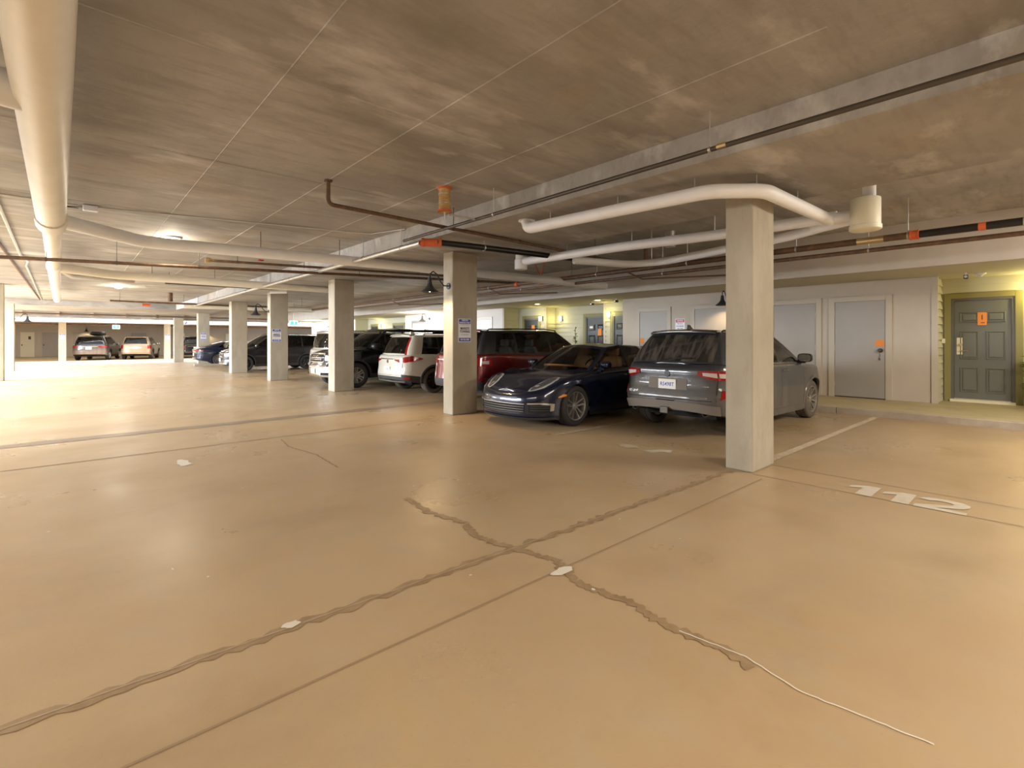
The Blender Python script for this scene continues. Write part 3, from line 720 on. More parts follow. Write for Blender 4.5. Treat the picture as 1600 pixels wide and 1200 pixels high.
        for i in range(len(R_)-1):
            if i and tags[i] != tags[i-1]: run += 1
            for k in range(len(K)-1):
                is_g = gl[0]-1e-6 <= K[k] and K[k+1] <= gl[1]+1e-6
                for sg in (1, -1):
                    q = [rings[i][k], rings[i+1][k], rings[i+1][k+1], rings[i][k+1]]
                    q = [(a, b*sg, c) for a, b, c in q]
                    f = (0, 1, 2, 3) if sg > 0 else (3, 2, 1, 0)
                    t = tags[i]
                    if not is_g or t == 'p': body.add(q, [f])
                    elif t == 'bp': sides.setdefault(('pillar', run, sg), MB()).add(q, [f])
                    elif t == 'rw': rear_s.add(q, [f])
                    elif t == 'ws': ws.add(q, [f])
                    else: sides.setdefault(('sw', run, sg), MB()).add(q, [f])
        # roof
        rf = MB(); rows = []
        ymax = max(r[-1][1] for r in rings); crn = S.get('roofcrown', .035)
        for r in rings:
            x, y, z = r[-1]; z0 = z
            rows.append([(x, y*(1-2*j/12), z+crn*(y/ymax)*(1-(1-2*j/12)**2)) for j in range(13)])
        rf.grid(rows)
        s.roof_rings = rings
        rf.build('roof', s.S.get('roof_m', s.pm), s.root, 40)
        body.build('window_frame', s.S.get('frame_m', s.pm), s.root, 40)
        gd = M[S.get('rear_glass', 'glass_dark')]
        if rear_s.v: rear_s.build('rear_window', gd, s.root, 40)
        ws.build('windshield', M[S.get('ws_glass', 'glass')], s.root, 40)
        for (t, run, sg), mb in sides.items():
            if t == 'pillar': mb.build('door_pillar', 'black', s.root, 40)
            else: mb.build('side_window', M[S.get('side_glass', 'glass_dark')], s.root, 40)
        # seats, dashboard and wheel
        cab0, cab1 = S['cab']; zbelt = s.zt((cab0+cab1)/2); sm = S.get('seat_m', 'seatgrey')
        xs = [S['seat_x']]+([S['seat_x']-.85] if S.get('two', True) else [])
        for x in xs:
            for sg in (1, -1):
                st = MB()
                prof = [(0, .02), (.235, .02), (.25, .2), (.235, .42), (.17, .6), (0, .62)]
                pts = [(-p, h) for p, h in prof[::-1]]+[(p, h) for p, h in prof[1:-1]]
                o_ = []
                for h_, th in ((0, .0), (1, .13)):
                    for (yy, zz) in pts: o_.append((x-.12*th/.13-zz*.28, sg*.37+yy, zbelt-.42+zz))
                m_ = len(pts); st.add(o_, [tuple(range(m_)), tuple(range(m_, 2*m_))[::-1]]+[(i, i+m_, (i+1)%m_+m_, (i+1)%m_) for i in range(m_)])
                st.box((x-.30, sg*.37-.12, zbelt+.20), (x-.20, sg*.37+.12, zbelt+.37)).box((x-.05, sg*.37-.24, zbelt-.5), (x+.42, sg*.37+.24, zbelt-.36))
                st.build('seat', sm, s.root, 45, bevel=.025)
        dx = S['seat_x']+.62
        MB().prism([(dx, zbelt-.3), (dx, zbelt-.04), (dx+.12, zbelt+.03), (cab1-.12, zbelt+.0), (cab1-.12, zbelt-.3)], -cw_(s), cw_(s), 'y').build('dashboard', S.get('dash_m', 'black'), s.root)
        t_ = [(dx-.16-.06*math.cos(q), .37+.18*math.sin(q), zbelt-.02+.17*math.cos(q)) for q in [2*PI*i/16 for i in range(17)]]
        MB().tube(t_, .015, 6).build('steering_wheel', 'black', s.root)
    # ---- add-ons
    def strip(s, name, m, a0, a1, zlo, zhi, off=.008, n=10, parent=None, both=False, cap=.0, nz=1):
        """shell patch between arc a0..a1; zlo/zhi numbers or lists over the patch"""
        o = None
        for sg in ((1, -1) if both else (1,)):
            def lerp(L, t):
                if not isinstance(L, (list, tuple)): return L
                q = t*(len(L)-1); i = min(int(q), len(L)-2); return L[i]+(L[i+1]-L[i])*(q-i)
            outer = []; mb = MB()
            for i in range(n+1):
                t = i/n; a = (a0+(a1-a0)*t)
                zl, zh = lerp(zlo, t), lerp(zhi, t)
                col = [s.pt(a, zl, -.012), s.pt(a, zl, off)]+[s.pt(a, zl+(zh-zl)*j/nz, off) for j in range(1, nz)]+[s.pt(a, zh, off), s.pt(a, zh, -.012)]
                if sg < 0: col = [Vector((p.x, -p.y, p.z)) for p in col]
                outer.append(col)
            mb.grid(outer)
            mb.add(outer[0], [tuple(range(len(outer[0])))]); mb.add(outer[-1], [tuple(range(len(outer[-1])))[::-1]])
            o = mb.build(name, m, parent or s.root, 35)
        return o
    def seam(s, xs, z0, z1, zfun=None):
        for x in xs:
            a = s.a_of_x(x); zt = min(z1 if z1 else 9, s.zt(x)-.004)
            for sg in (1, -1):
                rows = []; mb = MB()
                for i in range(9):
                    z = z0+(zt-z0)*i/8
                    p = [s.pt(sg*(a-.003), z, .0015), s.pt(sg*(a+.003), z, .0015)]
                    rows.append(p)
                mb.grid(rows); mb.build('door_seam', 'void', s.root)
    def arch_trim(s, w_=.055, m='trimblack', sill=True):
        for cx in (s.S['fx'], s.S['rx']):
            for sg in (1, -1):
                rows = []
                for t in range(-3, 24):
                    th = t*PI/20; R = s.S['R']
                    col = []
                    for (rr, off) in ((R-.006, -.03), (R-.006, .014), (R+w_*.8, .014), (R+w_, .002)):
                        x = cx+rr*math.cos(th); z = max(s.zb(x)+.0, s.S['r']+rr*math.sin(th))
                        col.append(s.pt(sg*s.a_of_x(x), z, off))
                    rows.append(col)
                MB().grid(rows).build('wheel_arch_trim', m, s.root, 40)
        if sill:
            a0, a1 = s.a_of_x(s.S['rx']+s.S['R']+.02), s.a_of_x(s.S['fx']-s.S['R']-.02)
            s.strip('sill_cladding', m, a0, a1, s.zb(0)-.01, s.zb(0)+sill if not isinstance(sill, bool) else s.zb(0)+.12, .012, 16, both=True)
    def wheels(s, style, tyre='rubber', rim='alloy', rr=None, wd=.225):
        r = s.S['r']; rr = rr or r*.7
        tb = MB().lathe([(rr-.005, -.10), (rr+.012, -wd/2+.004), (r-.055, -wd/2-.004), (r-.02, -wd/2+.008), (r-.003, -wd/2+.03), (r, -wd/2+.06), (r-.008, -.028), (r-.008, -.022), (r, -.02), (r, .02), (r-.008, .022), (r-.008, .028),
              (r, wd/2-.06), (r-.003, wd/2-.03), (r-.02, wd/2-.008), (r-.055, wd/2+.004), (rr+.012, wd/2-.004), (rr-.005, .10)], 48, 'y')
        proto = tb.build('wheel', tyre, s.root, 50, fix=True)
        # rim: outer side at -y
        R2 = MB().lathe([(rr, -.10), (rr-.004, -.112), (rr-.016, -.110), (rr-.022, -.095), (rr-.03, .09)], 40, 'y')
        N, dbl, wo, wi = style
        for i in range(N):
            for k in ((-1, 1) if dbl else (0,)):
                th = 2*PI*i/N+PI/2; tq = th+k*dbl
                ca, sa = math.cos(th), math.sin(th); pa, pb = math.cos(tq), math.sin(tq)
                # spoke between hub point and rim point
                h0 = Vector((ca*.055-sa*k*.022, 0, sa*.055+ca*k*.022)); h1 = Vector((pa*(rr-.014), 0, pb*(rr-.014)))
                d = (h1-h0).normalized(); nrm = Vector((-d.z, 0, d.x))
                vs = []
                for (p, w2, y0, y1) in ((h0, wi, -.075, -.03), ((h0+h1)/2, (wi+wo)/2, -.088, -.045), (h1, wo, -.104, -.06)):
                    vs += [p+nrm*w2+Vector((0, y0, 0)), p-nrm*w2+Vector((0, y0, 0)), p-nrm*w2*1.3+Vector((0, y1, 0)), p+nrm*w2*1.3+Vector((0, y1, 0))]
                fs = []
                for q in range(2):
                    for j in range(4): fs.append((q*4+j, q*4+(j+1)%4, (q+1)*4+(j+1)%4, (q+1)*4+j))
                fs += [(0, 3, 2, 1), (8, 9, 10, 11)]
                R2.add(vs, fs)
        R2.lathe([(0, -.084), (.03, -.084), (.034, -.078), (.062, -.076), (.068, -.06), (.068, 0)], 20, 'y')
        rm = R2.build('rim', rim, proto, 35)
        bd = MB().lathe([(.0, -.02), (.155 if rr > .2 else rr*.7, -.02), (.155 if rr > .2 else rr*.7, .0), (0, .0)], 28, 'y').lathe([(rr-.03, .085), (0, .085)], 28, 'y').build('brake_disc', 'disc', proto, 35)
        ty = s.S['track']/2; first = True
        for cx in (s.S['fx'], s.S['rx']):
            for sg in (-1, 1):
                o = proto if first else copy_tree(proto, s.root); first = False
                o.location = (cx, sg*ty, r); o.rotation_euler = (0, 0, 0 if sg < 0 else PI)
    def mirrors(s, x, m=None, z=None, y=None, sz=1.0):
        z = z or s.zt(x)+.09; y = y or abs(s.pt(s.a_of_x(x), s.zt(x)).y)+.11
        for sg in (1, -1):
            cs = MB(); rows = []
            for (dx, k) in ((-.055, .86), (-.05, .98), (.0, 1.0), (.05, .86), (.085, .55), (.095, .1)):
                rows.append([(x+dx*sz, sg*(y+.115*sz*k*math.copysign(abs(math.cos(t))**.6, math.cos(t))), z+.075*sz*k*math.copysign(abs(math.sin(t))**.6, math.sin(t))) for t in [2*PI*i/20 for i in range(21)]])
            cs.grid(rows); o = cs.build('door_mirror', m or s.pm, s.root, 50)
            MB().prism([(x-.045, z-.05), (x+.05, z-.05), (x+.03, z-.10), (x-.03, z-.10)], sg*(y-.15), sg*(y+.0), 'y').build('mirror_arm', 'black', o)
            vs = [(x-.0555*sz, sg*(y+.098*sz*math.copysign(abs(math.cos(t))**.6, math.cos(t))), z+.062*sz*math.copysign(abs(math.sin(t))**.6, math.sin(t))) for t in [2*PI*i/20 for i in range(20)]]
            MB().add(vs, [tuple(range(20))]).build('mirror_glass', 'chrome', o)
    def handles(s, xs, dz=-.10, m=None):
        for x in xs:
            for sg in (1, -1):
                a = sg*s.a_of_x(x); z = s.zt(x)+dz
                p0 = s.pt(a-sg*.08, z, .022); p1 = s.pt(a+sg*.08, z, .022); q0 = s.pt(a-sg*.1, z, -.01); q1 = s.pt(a+sg*.1, z, -.01)
                MB().tube([q0, p0, (p0+p1)/2+Vector((0, sg*.006, 0)), p1, q1], .012, 8).build('door_handle', m or s.pm, s.root, 50)
    def plate(s, z, txt, rear=True, dx=0, y=0, m='plate', a=0):
        p = s.pt(0, z) if rear else s.pt(s.L, z); sg = -1 if rear else 1
        x = p.x+sg*(.012+dx)
        o = bx((x-.004, y-.155, z-.078), (x+.004, y+.155, z+.078)).build('licence_plate', m, s.root, bevel=.003)
        if txt: text(txt, .085, (x+sg*.0045, y, z-.005), (sg, 0, 0), (0, 0, 1), 'blue', 'plate_number', o, .0006, .92, .0012)
        return o
    def rails(s, m='black', y=None, h=.045, x0=None, x1=None):
        R_ = [r[-1] for r in s.roof_rings]; ym = max(r[1] for r in R_)
        pts = [r for r in R_ if r[1] > ym*.9 and (x0 is None or r[0] > x0) and (x1 is None or r[0] < x1)]
        for sg in (1, -1):
            P = [Vector((p[0], sg*(p[1]-.05), p[2]+h)) for p in pts]
            P = [P[0]-Vector((.06, 0, h+.01))]+P+[P[-1]+Vector((.06, 0, -h-.01))]
            MB().tube(P, .014, 8).build('roof_rail', m, s.root, 60)
def cw_(s): return s.S['tubw']+.04

def suv_spec(L=4.6, W=.94, H=1.68, wb=2.7, fo=.9, r=.36, belt=1.08, hood=1.05, rake=.45, ws_x=None, tumble=.20, sill=.32, box=1.0, doors=None, **k):
    x1 = L/2; x0 = -L/2; fx = x1-fo; rx = fx-wb
    wsb = fx-.33 if ws_x is None else ws_x          # windshield base corner
    plan = [(x0, 0), (x0+.005, W*.42), (x0+.05, W*.72), (x0+.17, W*.90), (x0+.42, W*.965), (rx, W), ((rx+fx)/2, W*.985), (fx, W), (fx+.42, W*.95), (x1-.2, W*.80), (x1-.06, W*.56), (x1-.01, W*.28), (x1, 0)]
    sp = dict(plan=plan, rx=rx, fx=fx, r=r, R=r+.055, track=2*(W-.135), tubw=W-.33,
        zt=[(x0, belt+.03), (x0+.4, belt+.045), (rx, belt+.03), (-.2, belt), (wsb-.2, belt-.01), (wsb+.1, hood+.005), (fx+.2, hood-.02), (x1-.25, hood-.09), (x1, hood-.2)],
        crown=[(x0, .02), (wsb, .05), (fx, .05), (x1, .04)],
        zb=[(x0, .40), (rx-.35, .28), (rx+.4, .22), (fx-.4, .22), (fx+.4, .24), (x1, .26)],
        front=[(.2, -.10), (.35, -.02), (.5, 0), (.65, -.01), (hood-.25, -.03), (hood-.1, -.07), (hood, -.14)],
        rear=[(.3, -.12), (.42, -.02), (.55, .0), (.72, -.02), (.95, -.04), (belt, -.06)],
        width=[(.2, .955), (.45, .985), (.7, 1.0), (.85, .99), (belt-.05, .975), (belt+.05, .965)],
        cab=(x0+.25, wsb+.02), seat_x=wsb-1.25, haunch=.02,
        doors=[(rx+r+.02, (rx+fx)/2-.13), ((rx+fx)/2-.11, fx-r-.12)], sill=sill+.02, gate_a=W*.78, gate_z=.60, rb_z=.66, fb_z=.6)
    yb = W-.075; T = tumble
    b1 = rx+r*.5; mid = (rx+fx)/2-.12; rt = x0+rake*.72
    sp['gh'] = [
        ('rw', (x0+.13, 0), (rt, 0, H-.045)), ('rw', (x0+.15, W*.45), (rt+.01, W*.4, H-.045)), ('p', (x0+.22, W*.76), (rt+.05, W*.62, H-.055)),
        ('p', (x0+.34, yb-.03), (rt+.12, yb-T-.01, H-.055)), ('sw', (x0+.62, yb-.012), (rt+.36, yb-T, H-.05)), ('bp', (b1+.0, yb), (b1+.02, yb-T, H-.04)), ('sw', (b1+.05, yb), (b1+.07, yb-T, H-.04)),
        ('bp', (mid, yb), (mid-.03, yb-T, H-.03)), ('sw', (mid+.07, yb), (mid+.03, yb-T, H-.03)), ('p', (wsb-.06, yb-.02), (wsb-.88, yb-T, H-.06)),
        ('ws', (wsb+.02, yb-.06), (wsb-.80, yb-T-.05, H-.07)), ('ws', (wsb+.22, W*.45), (wsb-.70, W*.42, H-.045)), ('end', (wsb+.30, 0), (wsb-.67, 0, H-.04))]
    sp.update(k); return sp

# --- 1: navy fastback sedan -------------------------------------------------
L = 5.05
pan = dict(plan=[(-2.525, 0), (-2.51, .42), (-2.43, .70), (-2.25, .86), (-1.9, .945), (-1.355, .975), (-.5, .935), (.5, .935), (1.1, .955), (1.595, .968), (2.0, .925), (2.27, .80), (2.43, .58), (2.505, .30), (2.525, 0)],
    rx=-1.355, fx=1.595, r=.352, R=.385, track=1.67, tubw=.62,
    zt=[(-2.525, .93), (-2.2, 1.0), (-1.7, 1.035), (-1.0, .99), (0, .965), (.7, .95), (1.1, .925), (1.6, .885), (2.0, .80), (2.3, .69), (2.525, .60)],
    crown=[(-2.5, .05), (.7, .05), (1.1, .035), (1.7, .005), (2.2, .035), (2.5, .045)],
    zb=[(-2.5, .3), (-1.9, .2), (-.9, .16), (1.1, .16), (2.0, .15), (2.525, .14)],
    front=[(.12, -.10), (.18, -.03), (.26, 0), (.45, -.005), (.52, -.02), (.60, -.055), (.7, -.12), (.85, -.2)],
    rear=[(.2, -.1), (.4, 0), (.7, -.02), (.9, .01), (1.0, -.02)],
    width=[(.14, .945), (.3, .97), (.5, .99), (.65, 1.0), (.8, .99), (.95, .965), (1.05, .95)],
    cab=(-2.05, .86), seat_x=-.02, haunch=.035, doors=[(-.86, -.02), (0, 1.03)], sill=.25, gate_a=.6, gate_z=.6, rb_z=.6, fb_z=.52,
    shoulder=.075, ws_glass='glass', side_glass='glass', rear_glass='glass_dark', seat_m='tan', dash_m='tan', bulge=.035, roofcrown=.03, shelf=.8, frame_m=None,
    gh=[('rw', (-2.2, 0), (-1.05, 0, 1.385)), ('rw', (-2.14, .35), (-1.03, .3, 1.38)), ('p', (-2.0, .62), (-1.0, .5, 1.355)), ('p', (-1.8, .75), (-.95, .55, 1.345)),
        ('sw', (-1.45, .81), (-.88, .575, 1.345)), ('bp', (-.95, .835), (-.75, .60, 1.365)), ('sw', (-.87, .835), (-.69, .60, 1.37)), ('bp', (-.10, .84), (-.17, .605, 1.395)), ('sw', (-.02, .84), (-.10, .605, 1.395)),
        ('p', (.98, .79), (.20, .575, 1.36)), ('ws', (1.07, .73), (.28, .52, 1.355)), ('ws', (1.33, .42), (.37, .3, 1.385)), ('end', (1.42, 0), (.40, 0, 1.395))])
navy = paint('navy_paint', (0.004, 0.009, 0.032), .22, .35); pan['frame_m'] = navy
P = Car('navy_sedan', 'navy fastback sedan with tan seats, nose out beside the column with the towing sign', 'car', pan, (7.78, 6.29, 0), 180.5, navy)
P.seam([-.88, -.01, 1.04], .26, None); P.strip('sill_cladding', 'black', P.a_of_x(-.9), P.a_of_x(1.15), .155, .20, .015, 14, both=True)
P.wheels((5, .23, .013, .014), 'rubber', 'alloy', .252, .25); P.mirrors(.78, sz=.95); P.handles([-.70, .18], -.13)
Lp = P.L
# wide lower grille with thin bars, side intakes with silver blades
P.strip('grille', 'void', Lp-.54, Lp+.54, .27, .425, .004, 24)
for z in (.285, .325, .365, .41): P.strip('grille_bar', 'darksteel' if z < .4 else 'alloy_dusty', Lp-.54, Lp+.54, z, z+.013, .014, 24)
for sg in (1, -1):
    def A(v): return Lp-v if sg > 0 else Lp+v
    P.strip('side_intake', 'void', A(.62), A(1.02), [.28, .265, .27], [.42, .43, .40], .004, 10)
    P.strip('intake_blade', 'alloy', A(.60), A(1.03), [.415, .42, .40], [.433, .445, .43], .014, 10)
    P.strip('intake_blade', 'alloy', A(1.0), A(1.07), [.30, .31], [.43, .425], .014, 4)
    for z in (.31, .35, .385): P.strip('intake_slat', 'trimblack', A(.66), A(.99), z, z+.012, .010, 8)
    P.strip('front_lip', 'trimblack', A(0), A(1.1), [.15, .15, .165], [.185, .185, .2], .02, 16)
    P.strip('marker_lamp', 'amber', A(1.13), A(1.30), [.525, .53, .545], [.54, .575, .575], .010, 8)
# headlamps lie on the fender tops: patches on the hood surface
def hood_pt(c, x, y, off=.0):
    """point on the hood skin at local x,y"""
    best = None
    a = c.a_of_x(x) if x < c.x1-.35 else None
    # search plan arc whose edge has this x
    lo, hi = c.a_of_x(c.S['fx']), c.L
    for _ in range(40):
        md = (lo+hi)/2; e = c.pt(md, c.zt(c.plan(md)[0]))
        if e.x < x: lo = md
        else: hi = md
    xx = c.plan(lo)[0]; e = c.pt(lo, c.zt(xx)); u = max(-1, min(1, y/max(.05, e.y)))
    return Vector((x, y, e.z+c.cr(xx)*(1-u*u)**.8+off))
def hood_patch(c, name, m, poly, off=.006, parent=None, n=6):
    """poly: two rails [(x,y)...] inner and outer"""
    A_, B_ = poly
    for sg in (1, -1):
        rows = []
        for i in range(len(A_)):
            a, b = A_[i], B_[i]
            rows.append([hood_pt(c, a[0]+(b[0]-a[0])*j/n, sg*(a[1]+(b[1]-a[1])*j/n), off*(0 if j in (0, n) or i in (0, len(A_)-1) else 1)) + Vector((0, 0, .002)) for j in range(n+1)])
        MB().grid(rows).build(name, m, parent or c.root, 60)
hood_patch(P, 'head_lamp_rim', 'headbright', ([(2.35, .50), (2.25, .48), (2.12, .51), (1.99, .56), (1.88, .62), (1.81, .70)], [(2.35, .53), (2.28, .64), (2.17, .73), (2.03, .79), (1.91, .81), (1.81, .77)]), .010)
hood_patch(P, 'head_lamp', 'headlight', ([(2.33, .515), (2.24, .50), (2.12, .53), (2.0, .58), (1.90, .64), (1.84, .70)], [(2.33, .525), (2.27, .62), (2.16, .71), (2.03, .77), (1.92, .79), (1.84, .76)]), .018)
hood_patch(P, 'head_lamp_reflector', 'headbright', ([(2.30, .525), (2.20, .525), (2.10, .555)], [(2.28, .57), (2.18, .62), (2.08, .64)]), .024)
for (x, y) in ((2.06, .63), (2.02, .70), (1.97, .65), (1.93, .72)):
    hood_patch(P, 'head_lamp_module', 'headbright', ([(x+.022, y-.025), (x-.018, y-.022)], [(x+.022, y+.022), (x-.018, y+.025)]), .03, n=2)
hp = hood_pt(P, 2.40, 0)
MB().lathe([(0, .006), (.028, .004), (.034, 0)], 16, 'z', (2.36, 0, hood_pt(P, 2.36, 0).z+.001)).build('hood_badge', 'brass', P.root, 60)

def tail_suv(c, txt=None): pass
# --- 2: dusty grey SUV --------------------------------------------------------
grey = paint('grey_suv_paint', (0.035, 0.04, 0.05), .3, .4, dust=((0.155, 0.13, 0.105), .92, 1.2))
sp = suv_spec(4.58, .94, 1.67, 2.71, .93, .365, 1.09, 1.04, .75, tumble=.26, rb_m=None)
sp['rb_m'] = grey; sp['rear_glass'] = 'glass_dusty'; sp['seat_m'] = 'seatgrey'; sp['side_glass'] = 'glass'
sp['rear'] = [(.3, -.10), (.40, -.03), (.52, 0), (.66, .0), (.70, -.05), (.9, -.07), (1.0, -.05), (1.10, -.10)]
E2 = Car('grey_suv', 'dusty dark grey compact SUV, rear to the aisle, half behind the nearest column', 'car', sp, (8.90, 3.97, 0), -1.0, grey)
E2.arch_trim(.05, grey, .10); E2.seam([sp['doors'][0][0], -.12+(sp['rx']+sp['fx'])/2, sp['doors'][1][1]], .36, None)
E2.wheels((10, 0, .009, .012), 'rubber_dusty', 'alloy_dusty', .255, .225); E2.mirrors(sp['fx']-.52, sz=1.05, m='black'); E2.handles([sp['doors'][0][0]+.16, sp['doors'][1][0]+.16], -.12)
# tail lamps: red outline, clear inner panel
for sg in (1, -1):
    def A(v): return sg*v
    E2.strip('tail_lamp', 'taillight', A(.52), A(1.16), [.955, .90, .885, .90, .93], [1.02, 1.03, 1.03, 1.03, 1.0], .014, 16)
    E2.strip('tail_lamp_clear', 'taillight_clear', A(.60), A(.80), [.955, .925], [1.0, .995], .020, 8)
    E2.strip('tail_lamp_clear', 'taillight_clear', A(.83), A(1.04), [.925, .915], [.99, .985], .020, 8)
    E2.strip('bumper_reflector', 'taillight', A(.86), A(.96), [.60, .63], [.74, .74], .012, 4)
    E2.strip('gate_seam', 'void', A(.80), A(.806), .58, .90, .003, 1)
E2.strip('gate_seam', 'void', -.74, .74, .575, .585, .003, 20)
E2.strip('plate_recess', 'dust', -.34, .34, .70, .90, .003, 8)
E2.strip('lower_bumper', 'dust', -.86, .86, [.36, .40, .42, .42, .40, .36], [.50, .535, .55, .55, .535, .50], .016, 24)
E2.strip('bumper_slot', 'void', -.16, .16, .545, .56, .018, 6)
E2.plate(.80, 'RS498T', True, 0); E2.rails('black', x0=-1.5, x1=.5, h=.028)
q = E2.pt(0, .66)
text('ST-LINE', .05, (E2.pt(.62, .66).x-.012, .60, .66), (-1, 0, .0), (0, 0, 1), 'steel', 'model_lettering', E2.root, .001)
for sg in (1, -1):
    p_ = E2.pt(sg*.66, .36)
    MB().lathe([(.030, .1), (.036, .0), (.048, -.012), (.054, 0), (.050, .14)], 20, 'x', (p_.x-.015, sg*.62, .385)).build('exhaust_pipe', 'darksteel', E2.root, 40)
MB().box((-2.33, -.045, .355), (-2.1, .045, .435)).box((-2.335, -.07, .345), (-2.30, .07, .445)).build('tow_hitch', 'darksteel', E2.root, bevel=.008)
MB().prism([(-1.62, 1.66), (-1.44, 1.67), (-1.55, 1.745), (-1.60, 1.75)], -.012, .012, 'y').build('shark_fin_antenna', 'black', E2.root)
# spoiler, brake lamp, wiper, badge
r0 = E2.roof_rings
def spoiler(c, m, dx=.12, lamp=True, w_=None):
    R_ = [r[-1] for r in c.roof_rings]; w_ = w_ or R_[10][1]; x = R_[0][0]; z = R_[0][2]
    vs = []; n = 12
    for i in range(n+1):
        y = -w_+2*w_*i/n; e = .07*(abs(y)/w_)**3
        zz = z+.030*(1-(y/w_)**2)
        vs.append([(x+.22, y, zz+.016), (x+.02, y, zz+.018), (x-dx+e, y, zz-.012), (x-dx+e, y, zz-.032), (x-.0, y, zz-.035)])
    MB().grid(vs).build('roof_spoiler', m, c.root, 40)
    if lamp: MB().box((x-dx-.004, -.22, z+.000), (x-dx+.012, .22, z+.014)).build('high_brake_lamp', 'alloy_dusty', c.root)
    return x, z
spoiler(E2, grey)
c_ = E2.roof_rings[0]
wp0 = Vector(c_[1]); wp1 = Vector(c_[3])
MB().tube([wp0+Vector((-.03, 0, .02)), wp0+Vector((-.03, -.18, .05)), wp0+Vector((-.02, -.36, .055))], .012, 8).build('rear_wiper', 'black', E2.root)
MB().lathe([(0, -.012), (.05, -.010), (.055, 0)], 24, 'x', (E2.pt(0, .965).x, 0, .965)).build('oval_badge', 'black', E2.root, 60)

# --- 3: white SUV -----------------------------------------------------------
white = paint('white_suv_paint', (0.55, 0.505, 0.42), .42, .0)
sp = suv_spec(4.59, .93, 1.68, 2.66, .92, .355, 1.05, 1.03, .60, rb_m=M['trimblack'], rb_z=.52, gate_z=.52, fb_z=.5)
sp['rear'] = [(.3, -.10), (.40, -.02), (.50, 0), (.56, .0), (.75, -.03), (.95, -.03), (1.08, -.08)]
W3 = Car('white_suv', 'white SUV with black wheels left of the column with the towing sign', 'car', sp, (8.62, 12.18, 0), -1, white)
W3.arch_trim(.05, 'trimblack', .12); W3.seam([sp['doors'][0][0], -.12+(sp['rx']+sp['fx'])/2, sp['doors'][1][1]], .36, None)
W3.wheels((5, .2, .014, .02), 'rubber_dusty', 'alloy_black', .245, .225); W3.mirrors(sp['fx']-.5); W3.handles([sp['doors'][0][0]+.16, sp['doors'][1][0]+.16], -.13)
for sg in (1, -1):
    def A(v): return sg*v
    W3.strip('tail_lamp', 'taillight', A(.42), A(1.36), [.93, .885, .875, .90, .93, .965], [.965, .965, 1.03, 1.06, 1.03, .985], .014, 20)
    W3.strip('bumper_reflector', 'taillight', A(.80), A(.98), [.42, .415], [.47, .48], .014, 4)
    # upright arm of the lamp along the rear window
    R_ = W3.roof_rings; i0 = 10
    rows = []
    for k in range(8):
        a = Vector(R_[9][k]); b = Vector(R_[14][k])
        if sg < 0: a.y *= -1; b.y *= -1
        off = Vector((-.012, sg*.008, 0)); rows.append([a+off, a.lerp(b, .6-.03*k)+off])
    MB().grid(rows[:7]).build('tail_lamp_arm', 'taillight', W3.root)
    W3.strip('gate_seam', 'void', A(.74), A(.746), .53, .88, .003, 1)
W3.strip('chrome_bar', 'chrome', -.42, .42, .955, .985, .014, 12)
W3.strip('lower_bumper', 'alloy_dusty', -.8, .8, .33, .37, .02, 20)
W3.strip('gate_seam', 'void', -.74, .74, .522, .53, .003, 20)
W3.plate(.68, 'KF20', True); MB().lathe([(0, -.012), (.045, -.010), (.05, 0)], 20, 'x', (W3.pt(0, .90).x, 0, .90)).build('round_badge', 'chrome', W3.root, 60)
spoiler(W3, white, .10); MB().prism([(-1.55, 1.66), (-1.36, 1.67), (-1.47, 1.74), (-1.54, 1.74)], -.014, .014, 'y').build('shark_fin_antenna', white, W3.root); W3.rails('black', x0=-1.5, x1=.6)

# --- 4: dark red SUV --------------------------------------------------------
redp = paint('red_suv_paint', (0.13, 0.006, 0.008), .25, .3)
sp = suv_spec(5.0, .98, 1.76, 2.95, .95, .375, 1.14, 1.10, .62, rb_z=.6, gate_z=.6); sp['frame_m'] = M['black']; sp['roof_m'] = paint('black_roof', (0.008, 0.008, 0.009), .2, .2); sp['side_glass'] = 'glass'
sp['rb_m'] = M['trimblack']
R4 = Car('red_suv', 'dark red SUV with black roof behind the navy fastback sedan', 'car', sp, (8.75, 9.15, 0), 0, redp)
R4.arch_trim(.05, 'trimblack', .12); R4.seam([sp['doors'][0][0], -.12+(sp['rx']+sp['fx'])/2, sp['doors'][1][1]], .36, None)
R4.wheels((5, .2, .014, .02), 'rubber', 'alloy_dusty', .26, .24); R4.mirrors(sp['fx']-.55, m='black'); R4.handles([sp['doors'][0][0]+.16, sp['doors'][1][0]+.16], -.13); R4.rails('black', x0=-1.9, x1=.9)
for sg in (1, -1):
    def A(v): return sg*v
    R4.strip('tail_lamp', 'taillight', A(.60), A(1.26), [.97, .93, .90, .90], [1.07, 1.08, 1.09, 1.07], .014, 14)
    R4.strip('tail_lamp_clear', 'taillight_clear', A(.98), A(1.16), [.96, .95], [1.02, 1.03], .020, 6)
    R4.strip('bumper_reflector', 'taillight', A(.92), A(1.1), .58, .62, .014, 4)
R4.strip('chrome_bar', 'chrome', -.6, .6, 1.02, 1.045, .012, 12); R4.plate(.80, ''); spoiler(R4, redp, .1)
MB().tube([(-1.45, .45, 1.74), (-1.62, .45, 2.05)], .006, 6).build('aerial', 'black', R4.root)

